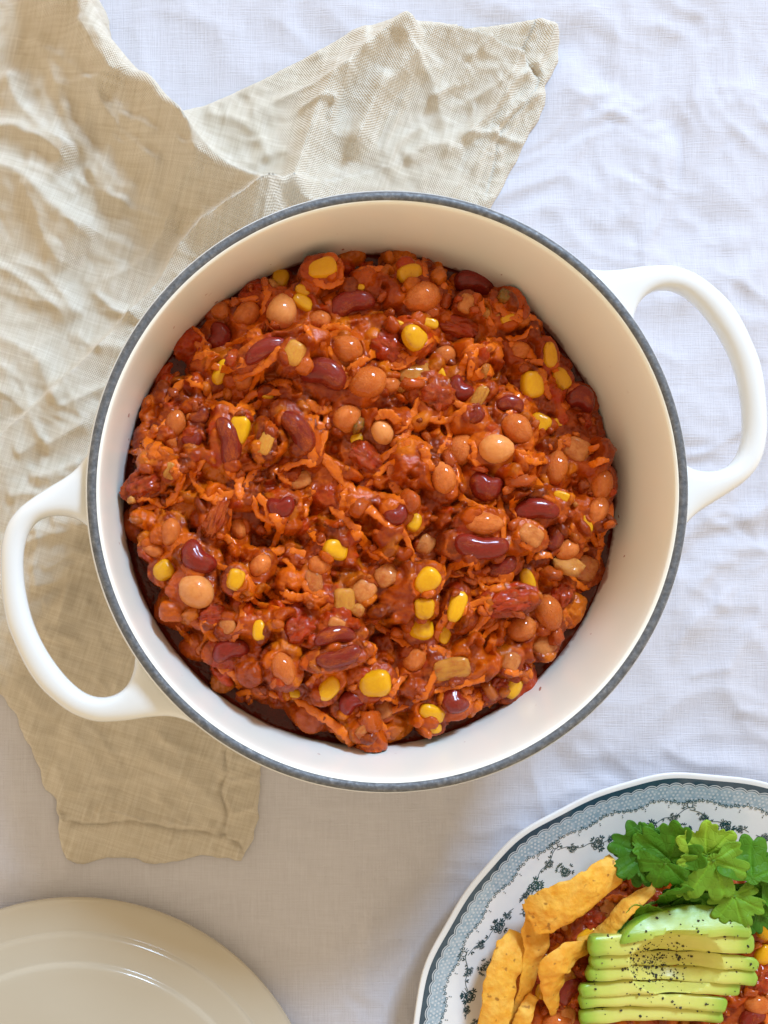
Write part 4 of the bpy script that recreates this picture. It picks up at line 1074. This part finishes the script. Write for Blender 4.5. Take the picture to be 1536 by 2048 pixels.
for (kd, uu, vv, ln, wd, an, lf) in [('c', 1530, 1856, 46, 38, 70, 2), ('c', 1526, 1908, 44, 36, 60, 1), ('c', 1172, 1872, 52, 34, 30, 1), ('c', 1082, 1974, 40, 30, 60, 1), ('p', 1110, 2046, 62, 54, 30, 0), ('k', 1140, 1985, 66, 40, 50, -1), ('n', 1210, 1815, 44, 34, 40, 0), ('t', 1190, 1840, 52, 40, 0, 0),
                                     ('o', 1130, 1960, 44, 34, 20, 0), ('p', 1518, 2010, 54, 48, 0, -1), ('t', 1516, 1960, 60, 40, 70, 0), ('n', 1135, 2030, 40, 32, 80, 0), ('k', 1500, 2040, 60, 40, 60, 0)]:
    o = place_piece(pbed, kd, uu, vv, ln, wd, an, lf, zg=0.016); PP_ON.append((kd, o, uu, vv))
for i, pts in enumerate([[(1180, 1850), (1200, 1835), (1222, 1838)], [(1505, 1985), (1512, 2010), (1508, 2040)], [(1500, 1940), (1520, 1960), (1530, 1990)], [(1100, 2000), (1125, 2005), (1150, 1995)], [(1520, 2020), (1530, 2040), (1528, 2070)], [(1210, 1800), (1235, 1795), (1260, 1800)]]):
    o = lay(pbed, pts, L(7.5, 0.016), L(4, 0.016), i + 300, M_SHRED, zg=0.016); PP_ON.append(('s', o, *np.mean(pts, 0)))
ob = bits(pbed, 330, p_pt, 'chopped_vegetable_bits', 5, 12, None)
tag(ob, 'small chopped vegetable bits in the chili on the patterned plate', 'vegetable bits', kind='stuff')
Hh = pbed.H + 0.00030 * fbm(pbed.X * 420, pbed.Y * 420, 3, 17)
m = dp > -0.0025
Fq = grid_faces(*pbed.X.shape); Fq = Fq[m.ravel()[Fq].all(1)]
us = np.unique(Fq); rm = -np.ones(m.size, int); rm[us] = np.arange(len(us))
ob = mesh_obj('chili', np.stack([pbed.X.ravel()[us], pbed.Y.ravel()[us], Hh.ravel()[us]], 1), rm[Fq], M_SAUCE, col=pbed.C.reshape(-1, 3)[us])
tag(ob, 'helping of red chili under the avocado and chips on the patterned plate', 'chili', kind='stuff')
PLBL = ['yellow corn kernel at the right frame edge beside avocado, upper one', 'yellow corn kernel at the right frame edge beside avocado, lower one', 'yellow corn kernel between the wide chip and curled chip', 'yellow corn kernel between the long chip and folded chip',
        'orange chickpea at the bottom edge of the picture below folded chip', 'dark red kidney bean left of the avocado slices', 'pale onion piece in plate chili beside the cilantro', 'red tomato chunk in plate chili behind the curled chip', 'celery piece in plate chili under the folded chip',
        'orange chickpea right of the avocado slices on the plate', 'red tomato chunk right of the avocado slices', 'pale onion piece near the bottom left of the avocado', 'dark red kidney bean at the lower right of the avocado']
for (kd, o, _, _), lb in zip(PP_ON, PLBL): tag(o, lb, KN[kd][2], 'pieces in the plated chili')
for i, (kd, o, uu, vv) in enumerate(PP_ON[13:]):
    tag(o, ['orange carrot shred between wide chip and curled chip', 'orange carrot shred right of the lowest avocado slices, inner one', 'orange carrot shred right of the middle avocado slices', 'orange carrot shred under the folded chip', 'orange carrot shred at lower right corner of the picture', 'orange carrot shred below the dark cilantro leaves'][i], 'carrot shred', 'pieces in the plated chili')

# ---- corn chips
def chip_mat():
    t = NT('corn_chip_crust'); co = t.vmath('ADD', t.coord(), t.math('MULTIPLY', t.random(), 3.0))
    n = t.noise(co, 260, 5, 0.65); b = t.noise(co, 45, 3, 0.6); v = t.voronoi(co, 420)
    c = t.mix(t.rng(n, 0.35, 0.7), (0.78, 0.34, 0.022), (0.86, 0.47, 0.06))
    c = t.mix(t.rng(b, 0.45, 0.72, 0, 0.75), c, (0.68, 0.21, 0.010))
    c = t.mix(t.rng(t.noise(t.mapping(co, loc=(1, 5, 2)), 110, 4, 0.6), 0.48, 0.72, 0, 0.8), c, (0.86, 0.52, 0.10))
    sp = t.rng(t.noise(t.mapping(co, loc=(3, 1, 2)), 330, 2, 0.4), 0.66, 0.73)
    c = t.mix(t.math('MULTIPLY', sp, 0.65), c, (0.20, 0.06, 0.01))
    t.set(Base_Color=c, Roughness=0.62, Specular_IOR_Level=0.3, Subsurface_Weight=0.1, Subsurface_Radius=(0.002, 0.001, 0.0004), Subsurface_Scale=1.0)
    t.set(Normal=t.bump(t.math('ADD', n, t.math('MULTIPLY', v, 0.5)), 0.6, 0.0011))
    return t.m
M_CHIP = chip_mat()
def chip(axis, widths, curl, label, seed, roll=0.0, thick=0.0008):
    """axis: (u, v, z in mm); widths in px; curl: half angle of the arc across; roll: turn about the axis"""
    ax = np.array([W(a, b, c * 0.001) for a, b, c in axis])
    n = 40; c = curve(ax, n); w = np.interp(np.linspace(0, 1, n), np.linspace(0, 1, len(widths)), [L(x, 0.025) / 2 for x in widths])
    cu = np.interp(np.linspace(0, 1, n), np.linspace(0, 1, len(curl)), curl) if hasattr(curl, '__len__') else np.full(n, curl)
    ro = np.interp(np.linspace(0, 1, n), np.linspace(0, 1, len(roll)), roll) if hasattr(roll, '__len__') else np.full(n, roll)
    tan = np.gradient(c, axis=0); tan /= np.linalg.norm(tan, axis=1, keepdims=True)
    sd = np.cross(tan, [0, 0, 1.0]); sd /= np.linalg.norm(sd, axis=1, keepdims=True); up = np.cross(sd, tan)
    m = 26; s = np.linspace(-1, 1, m); V = []
    rag = np.ones(n); ragl = 1 + 0.10 * fbm(np.arange(n) * 0.28 + seed, np.full(n, seed * 2.3), 2, seed % 50); ragr = 1 + 0.10 * fbm(np.arange(n) * 0.28 + seed * 3, np.full(n, seed * 1.3), 2, seed % 47)
    for i in range(n):
        q = cu[i] * s * np.where(s < 0, ragl[i], ragr[i]); rad = w[i] * rag[i] / max(math.sin(min(cu[i], 1.5)), 0.05)
        yy = rad * np.sin(q); zz = rad * (np.cos(q) - math.cos(cu[i]))
        cr, sr = math.cos(ro[i]), math.sin(ro[i]); yr = yy * cr - zz * sr; zr = yy * sr + zz * cr
        V.append(c[i] + np.outer(yr, sd[i]) + np.outer(zr, up[i]))
    V = np.vstack(V)
    # rounded, ragged ends
    V += 0.0006 * np.stack([fbm(V[:, 0] * 160 + seed, V[:, 1] * 160, 3, seed + 1), fbm(V[:, 1] * 160, V[:, 0] * 160 + seed, 3, seed + 2), 1.6 * fbm(V[:, 0] * 130, V[:, 1] * 130 + seed, 3, seed + 3)], 1)
    Fc = grid_faces(n, m); nv = len(V)
    # thickness: an offset copy joined along the border
    N = np.zeros_like(V); G = V.reshape(n, m, 3)
    N = np.cross(np.gradient(G, axis=0).reshape(-1, 3), np.gradient(G, axis=1).reshape(-1, 3)); N /= np.linalg.norm(N, axis=1, keepdims=True) + 1e-12
    edge = np.ones((n, m)); e_ = np.minimum(np.minimum(np.arange(n), n - 1 - np.arange(n))[:, None] / 1.5, np.minimum(np.arange(m), m - 1 - np.arange(m))[None] / 2.0)
    tk = thick * (0.35 + 0.65 * np.clip(e_, 0, 1)).ravel()[:, None]
    V2 = np.vstack([V + N * tk / 2, V - N * tk / 2])
    FF = [list(map(int, f)) for f in Fc] + [[int(q) + nv for q in f[::-1]] for f in Fc]
    bd_ = [i for i in range(m)] + [i * m + m - 1 for i in range(1, n)] + [(n - 1) * m + j for j in range(m - 2, -1, -1)] + [i * m for i in range(n - 2, 0, -1)]
    for a, b in zip(bd_, bd_[1:] + bd_[:1]): FF.append([b, a, a + nv, b + nv])
    ctr = V2.mean(0)
    o = mesh_obj('corn_chip', V2 - ctr, FF, M_CHIP); o.location = ctr
    tag(o, label, 'corn chip', 'corn chips on the plate')
    return o
chip([(1058, 1838, 26), (1095, 1822, 29), (1140, 1800, 31), (1190, 1766, 31), (1232, 1738, 28)], [66, 82, 92, 88, 76, 66], [0.30, 0.30, 0.35, 0.45, 0.8], 'widest orange corn chip, lying across the top of the long narrow chip', 3, roll=[0.3, -0.1, -0.35, -0.15])
chip([(1070, 1798, 20), (1072, 1850, 22), (1068, 1905, 22), (1055, 1965, 20), (1038, 2020, 17), (1018, 2090, 15)], [52, 56, 52, 42, 36, 40, 34], [0.8, 0.4, 0.3, 0.35, 0.3], 'long narrow orange corn chip beneath the widest chip, running down the plate', 8, roll=[0.4, 0.0, 0.55, 0.2])
chip([(1038, 1868, 17), (1022, 1905, 21), (1004, 1955, 22), (994, 2010, 21), (985, 2090, 19)], [48, 62, 66, 66, 60], [0.35, 0.45, 0.4, 0.35], 'leftmost thick yellow-orange corn chip against the plate rim', 14, roll=[-0.35, 0.1, -0.15])
chip([(1192, 1888, 22), (1150, 1902, 26), (1112, 1930, 28), (1104, 1968, 24), (1106, 2030, 17)], [14, 50, 84, 64, 10], [0.3, 0.4, 0.6, 0.6, 0.4], 'pale folded triangular corn chip left of the avocado', 21, roll=[0.2, 0.4, 0.5, 0.2])
chip([(1158, 1890, 19), (1200, 1876, 22), (1226, 1846, 25), (1258, 1812, 28), (1304, 1776, 26)], [24, 40, 36, 36, 16], [0.4, 0.5, 0.6, 0.4], 'curled corn chip standing on edge below the cilantro', 27, roll=[0.7, 1.0, 1.05, 0.8, 0.6])
chip([(1068, 1990, 19), (1052, 2020, 20), (1042, 2050, 19), (1030, 2090, 17)], [22, 34, 36, 30], 0.8, 'small corn chip end at the bottom edge between the two long chips', 33, roll=0.1)

# ---- sliced avocado half, cut face up
def avo_mat():
    t = NT('avocado_flesh'); co = t.coord(); col = t.attr()
    n = t.noise(co, 120, 4, 0.6); n2 = t.noise(t.mapping(co, scale=(1, 6, 1)), 160, 3, 0.5)
    c = t.mix(t.rng(n, 0.4, 0.75, 0, 0.35), col, (0.48, 0.52, 0.08))
    t.set(Base_Color=c, Roughness=t.rng(n, 0.3, 0.7, 0.30, 0.48), Specular_IOR_Level=0.45, Subsurface_Weight=0.25, Subsurface_Radius=(0.002, 0.002, 0.0007), Subsurface_Scale=1.0)
    t.set(Normal=t.bump(t.math('ADD', n, t.math('MULTIPLY', n2, 0.5)), 0.22, 0.0010))
    return t.m
M_AVO = avo_mat()
AVZ = 0.034
av_c = W(1345, 1985, AVZ)                       # middle of the half; its blunt end points up the picture
def av_w(y):     # half width of the cut face at y metres from the middle (towards the blunt end)
    top = L(172, AVZ); return L(186, AVZ) * np.sqrt(np.clip(1 - np.clip(y / top, -9, 1) ** 2, 0.0, 1)) if y > 0 else L(186, AVZ) * math.sqrt(max(0.05, 1 - (y / L(330, AVZ)) ** 2))
pit_c = (L(12, AVZ), L(48, AVZ)); pit_a, pit_b = L(94, AVZ), L(70, AVZ)
SL = [  # top, bottom, left and right end (px in the photograph), drop mm, lean
    (1814, 1880, 1236, 1502, 0.0, 0.12), (1872, 1912, 1182, 1512, 1.6, 0.22), (1914, 1944, 1190, 1524, 3.4, 0.26), (1942, 1974, 1184, 1526, 4.6, 0.30),
    (1974, 2004, 1172, 1496, 6.4, 0.30), (2002, 2032, 1174, 1472, 7.4, 0.34), (2032, 2064, 1176, 1468, 9.2, 0.36)]
for si, (v0, v1, uL, uR, drop, lean) in enumerate(SL):
    dx = (uL + uR) / 2 - 1345; hw = L((uR - uL) / 2, AVZ)
    y0 = (1985 - v0) * (ZC - AVZ) / F; y1 = (1985 - v1) * (ZC - AVZ) / F
    ny_, mx, mb = 9, 91, 30
    VV, CC = [], []
    for j in range(ny_):
        f = j / (ny_ - 1.0); y = y0 + (y1 - y0) * f
        ins_ = 0.0004 * (2 * f - 1) ** 6
        w = max((hw * math.sqrt(max(0.0, 1 - (0.985 * (1 - f)) ** 2.0)) if si == 0 else hw * (0.975 + 0.025 * math.sin(f * 3.1) + 0.02 * perlin(f * 1.7 + si, si * 3.3, 7))) - ins_, 0.0025)
        dep = 0.60 * min(w, L(170, AVZ)) + 0.003
        x = np.linspace(-1, 1, mx) * w
        ztop = np.zeros(mx)
        pd = ((x + L(dx, AVZ) - pit_c[0]) / pit_a) ** 2 + ((y - pit_c[1]) / pit_b) ** 2
        ztop -= 0.0120 * np.clip(1 - pd, 0, 1) ** 0.75
        rim_ = 1 - np.clip((w - np.abs(x)) / 0.0015, 0, 1); ztop -= 0.0012 * rim_ ** 2 + ins_ * 2
        ztop -= 0.0045 * sstep(0.62, 1.0, y / L(172, AVZ))
        a = np.linspace(0, np.pi, mb)[1:-1]
        xb = np.cos(a) * w; zb = -np.sin(a) ** 0.9 * dep + ztop[0]
        X = np.concatenate([x, xb]); Z = np.concatenate([ztop, zb])
        # distance to the skin decides between green and yellow
        dsk = np.concatenate([np.minimum(w - np.abs(x), 0.02), np.zeros(mb - 2)])
        if y > 0: dsk = np.minimum(dsk, np.maximum(L(172, AVZ) - y, 0) * 1.0)
        dsk = dsk * (0.5 if si == 0 else 1.0)
        g = np.clip(dsk / 0.007, 0, 1)[:, None]; g2 = np.clip(dsk / 0.016, 0, 1)[:, None]
        col_ = np.array([0.20, 0.37, 0.025]) * (1 - g) + (np.array([0.46, 0.55, 0.080]) * (1 - g2) + np.array([0.64, 0.61, 0.155]) * g2) * g
        pit_m = np.concatenate([sstep(0.0, 0.5, 1 - pd), np.zeros(mb - 2)])[:, None]
        col_ = col_ * (1 - pit_m) + np.array([0.64, 0.57, 0.13]) * pit_m
        bow = 0.0013 * (1 - (X / hw) ** 2) + 0.00055 * perlin(X * 120 + si * 7, np.full(len(X), f * 0.6 + si), 3)
        if si == 0: X = X + L(34, AVZ) * (1 - f) ** 1.5; bow = bow * f
        VV.append(np.column_stack([X, np.full(len(X), y) + bow, Z])); CC.append(col_)
    mm = len(VV[0]); V = np.vstack(VV); C_ = np.vstack(CC)
    yc = (y0 + y1) / 2
    # lean the slice over so that its lower face looks up at us a little
    V[:, 1] -= yc; cl, sl_ = math.cos(lean), math.sin(lean)
    Yn = V[:, 1] * cl + V[:, 2] * sl_; Zn = -V[:, 1] * sl_ * 0.4 + V[:, 2] * cl
    V[:, 1] = Yn; V[:, 2] = Zn
    V += 0.0002 * np.stack([fbm(V[:, 1] * 200 + si, V[:, 2] * 200, 2, si), np.zeros(len(V)), fbm(V[:, 0] * 90 + si * 3, V[:, 1] * 90, 2, si + 5)], 1)
    FF = [list(map(int, f)) for f in grid_faces(ny_, mm, wrap_c=True)]
    # faces of the cut: strips between the top line and the skin line
    for base_, flip in ((0, False), ((ny_ - 1) * mm, True)):
        top_i = [base_ + k for k in range(mx)]; bot_i = [base_ + mx + k for k in range(mb - 2)]
        lower = [top_i[-1]] + bot_i + [top_i[0]]
        i_, j_ = mx - 1, 0
        while i_ > 0 or j_ < len(lower) - 1:
            fi = (mx - 1 - i_) / (mx - 1.0); fj = j_ / (len(lower) - 1.0)
            if (fi <= fj and i_ > 0) or j_ == len(lower) - 1:
                tri = [top_i[i_], top_i[i_ - 1], lower[j_]]; i_ -= 1
            else:
                tri = [top_i[i_], lower[j_ + 1], lower[j_]]; j_ += 1
            if len(set(tri)) == 3: FF.append(tri[::-1] if flip else tri)
    o = mesh_obj('avocado_slice', V, FF, M_AVO, col=C_, smooth=True)
    o.data.shade_smooth() if False else None
    o.location = (av_c[0] + L(dx, AVZ), av_c[1] + yc, AVZ - drop * 0.001 + 0.0015)
    o.rotation_euler = (0, 0, math.radians([3, 1, -1.2, -2, 1.0, -1.5, 1, 2][si]))
    bvm = o.modifiers.new('crisp', 'EDGE_SPLIT'); bvm.split_angle = math.radians(42)
    tag(o, ['rounded green end slice of the avocado, nearest the cilantro', 'second avocado slice below the rounded end, at the top of the pit hollow', 'third avocado slice, across the upper pit hollow', 'fourth avocado slice, with the most pepper in the pit hollow', 'fifth avocado slice, through the middle of the pit hollow',
            'sixth avocado slice, below the pit hollow', 'seventh avocado slice, at the bottom edge of the picture'][si], 'avocado slice', 'slices of the avocado half')

# ---- ground pepper
deps = bpy.context.evaluated_depsgraph_get()
t = NT('pepper'); co = t.coord(); t.set(Base_Color=t.ramp(t.noise(co, 900, 2), [(0.35, (0.02, 0.017, 0.012)), (0.6, (0.07, 0.055, 0.03)), (0.75, (0.30, 0.22, 0.11))]), Roughness=0.8); M_PEP = t.m
VV, FF = [], []; off = 0; var = [rounded(2.5, 6, 4, s, 0.4, 2.0) for s in range(4)]
for i in range(420):
    if i < 240: uu, vv = RNG.normal(1325, 38), RNG.normal(1945, 26)
    elif i < 350: uu, vv = RNG.uniform(1190, 1510), RNG.uniform(1830, 2048)
    else: uu, vv = RNG.uniform(1150, 1536), RNG.uniform(1740, 2048)
    x, y, _ = W(uu, vv, 0.03)
    hit, loc, nr_, _, ho, _ = scene.ray_cast(deps, (x, y, 0.2), (0, 0, -1))
    if not hit or not ho.name.startswith('avocado'): continue
    s = L(RNG.choice([1.2, 1.6, 2.2, 3.6], p=[0.25, 0.3, 0.3, 0.15]), 0.03)
    V, Fc = var[i % 4]; A = np.array(Euler(RNG.uniform(0, 6, 3)).to_matrix())
    v = (V * [s, s * 0.7, s * 0.5]) @ A.T + np.array(loc) + [0, 0, s * 0.25]
    VV.append(v); FF += [[q + off for q in f] for f in Fc]; off += len(v)
ob = mesh_obj('ground_pepper', np.vstack(VV), FF, M_PEP, smooth=False)
tag(ob, 'coarse black pepper scattered over the avocado slices', 'pepper', kind='stuff')

# ---- cilantro
def leaf_mat():
    t = NT('cilantro_leaf'); co = t.coord(); col = t.attr()
    n = t.noise(co, 140, 4, 0.6); vn_ = t.voronoi(co, 330, 'DISTANCE_TO_EDGE')
    c = t.mix(t.rng(n, 0.35, 0.7, 0, 0.5), col, t.mix(0.5, col, (0.20, 0.38, 0.02)))
    t.set(Base_Color=c, Roughness=t.rng(n, 0.3, 0.7, 0.42, 0.6), Specular_IOR_Level=0.25)
    bp = t.bump(t.math('ADD', t.rng(vn_, 0.0, 0.10), n), 0.25, 0.0008); t.set(Normal=bp)
    tr = t.n.new('ShaderNodeBsdfTranslucent'); t.l.new(c, tr.inputs[0]); t.l.new(bp, tr.inputs[1])
    ms = t.n.new('ShaderNodeMixShader'); ms.inputs[0].default_value = 0.40
    t.l.new(t.b.outputs[0], ms.inputs[1]); t.l.new(tr.outputs[0], ms.inputs[2]); t.l.new(ms.outputs[0], t.out.inputs[0])
    return t.m
M_LEAF = leaf_mat()
def leaf_mesh(seed, colr, cup, ruf, lobes=3):
    na, nr_ = 120, 14
    th = np.linspace(-math.pi, math.pi, na, endpoint=False)
    rad = np.zeros(na)
    rs = np.random.default_rng(seed)
    dirs = {3: [0, 1.15, -1.15], 5: [0, 0.85, -0.85, 1.75, -1.75]}[lobes]
    for k_, d0 in enumerate(dirs):
        ln = (1.0 if k_ == 0 else (0.95 if k_ < 3 else 0.78)) * rs.uniform(0.92, 1.08); wdt = 0.78 if lobes == 3 else 0.60
        dd = (th - d0 + math.pi) % (2 * math.pi) - math.pi
        rad = np.maximum(rad, ln * np.clip(1 - 0.55 * np.abs(dd / (0.86 * wdt)) ** 3.4, 0, 1))
    rad = np.maximum(rad, 0.20)
    # rounded teeth
    teeth = np.abs(np.sin(th * 7.2 + 0.5 * np.sin(th * 2 + seed) + rs.uniform(0, 3))) ** 0.55
    rad = rad * (0.82 + 0.20 * teeth * np.clip(rad * 1.5 - 0.2, 0, 1)) + 0.008 * np.sin(th * 19 + seed)
    rr = np.linspace(0, 1, nr_)[:, None] ** 0.9
    X = rr * rad * np.cos(th); Y = rr * rad * np.sin(th)
    vein = np.zeros_like(X)
    for d0 in dirs:
        off_ = np.abs(-X * math.sin(d0) + Y * math.cos(d0)); al = X * math.cos(d0) + Y * math.sin(d0)
        vein += np.exp(-(off_ / 0.035) ** 2) * (al > 0)
    Z = cup * (X ** 2 + Y ** 2) + ruf * (perlin(X * 2.6 + seed, Y * 2.6, seed) + 0.5 * np.sin(th * 8.5)[None] * rr ** 2 * 0.4) - 0.035 * vein
    Z += 0.12 * cup * X
    C_ = np.asarray(colr)[None, None] * (1 + 0.35 * np.clip(vein, 0, 1)[..., None]) * np.ones(X.shape + (1,))
    V = np.stack([X, Y, Z], -1).reshape(-1, 3)
    return V, grid_faces(nr_, na, wrap_c=True), C_.reshape(-1, 3)
GD, GM, GB, GY_ = (0.055, 0.19, 0.012), (0.10, 0.29, 0.016), (0.24, 0.46, 0.035), (0.38, 0.56, 0.045)
def sprig(label, base, leaves):
    b3 = W(*base[:2], base[2] * 0.001)
    root = empty('cilantro_sprig', tuple(b3)); tag(root, label, 'cilantro', 'cilantro sprigs on the plate')
    t0 = np.array(b3)
    for i, (uu, vv, zz, size, ang, tx, ty, colr, cup, lob) in enumerate(leaves):
        V, Fc, C_ = leaf_mesh(int(uu) % 97 + i, colr, cup, 0.08, lob)
        s = L(size * 1.02, 0.03); c3 = W(uu, vv, zz * 0.001)
        Mx = np.array((Euler((tx, ty, 0)).to_matrix()).to_3x3()); Rz = np.array(Euler((0, 0, math.radians(ang))).to_matrix())
        A = Rz @ np.array(Euler((tx, ty, 0)).to_matrix())
        Vw = (V - [0.35, 0, 0]) * s @ A.T + c3 - t0
        o = mesh_obj('leaf', Vw, Fc, M_LEAF, root, col=C_)
        so = o.modifiers.new('thickness', 'SOLIDIFY'); so.thickness = 0.00022; so.offset = 0
        p0 = (np.array([-0.35, 0, 0]) * s) @ A.T + c3 - t0
        mid = p0 * 0.5 + np.array([0, 0, -0.004]); path = curve([np.array([0, 0, -0.003]), mid, p0], 12)
        Vs, Fs = shred_mesh(path, 0.00055, 0.00055, 5 + i, taper=False)
        mesh_obj('stem', Vs, Fs, M_LEAF, root, col=np.repeat([[0.20, 0.38, 0.05]], len(Vs), 0))
sprig('dark green cilantro sprig at the upper left of the garnish, next to the widest chip', (1330, 1770, 24), [
    (1266, 1700, 30, 74, 165, 0.15, 0.1, GD, 0.10, 5), (1258, 1728, 27, 56, 215, 0.0, 0.2, GD, 0.12, 3), (1346, 1692, 34, 76, 75, -0.5, 0.0, GM, 0.28, 3), (1300, 1680, 29, 52, 120, 0.2, 0.2, GM, 0.1, 3), (1322, 1746, 37, 60, 250, 0.35, 0.1, GM, -0.40, 3)])
sprig('bright yellow-green cilantro sprig in the middle of the garnish', (1400, 1775, 26), [
    (1412, 1684, 37, 78, 95, 0.0, -0.15, GY_, 0.12, 5), (1436, 1748, 39, 84, -70, 0.1, 0.1, GB, -0.10, 5), (1374, 1762, 31, 56, 250, 0.1, 0.0, GB, 0.1, 3), (1424, 1788, 30, 52, 270, 0.1, 0.2, GM, 0.1, 3)])
sprig('green cilantro sprig at the right frame edge', (1500, 1790, 24), [
    (1502, 1728, 36, 78, 85, 0.0, 0.45, GM, 0.2, 3), (1514, 1792, 32, 70, -60, 0.2, 0.2, GM, 0.1, 5), (1476, 1816, 35, 66, -75, 0.1, -0.1, GB, -0.1, 5), (1548, 1752, 33, 66, 20, 0.0, 0.2, GM, 0.15, 5), (1530, 1830, 30, 50, -40, 0.1, 0.2, GD, 0.1, 3)])
sprig('folded cilantro leaflets with curled stems, tucked behind the avocado', (1340, 1810, 22), [
    (1352, 1786, 33, 66, 8, 1.05, 0.0, GM, 0.1, 3), (1390, 1800, 28, 52, -20, 0.7, 0.1, GD, 0.2, 5), (1288, 1818, 27, 44, 265, 0.0, 0.9, GB, 0.3, 3), (1300, 1850, 22, 40, 240, 0.3, 0.3, GD, 0.2, 3), (1250, 1866, 24, 34, 200, 0.5, 0.2, GM, 0.4, 3), (1350, 1820, 20, 60, 180, 0.1, 0.2, GD, 0.2, 5)])
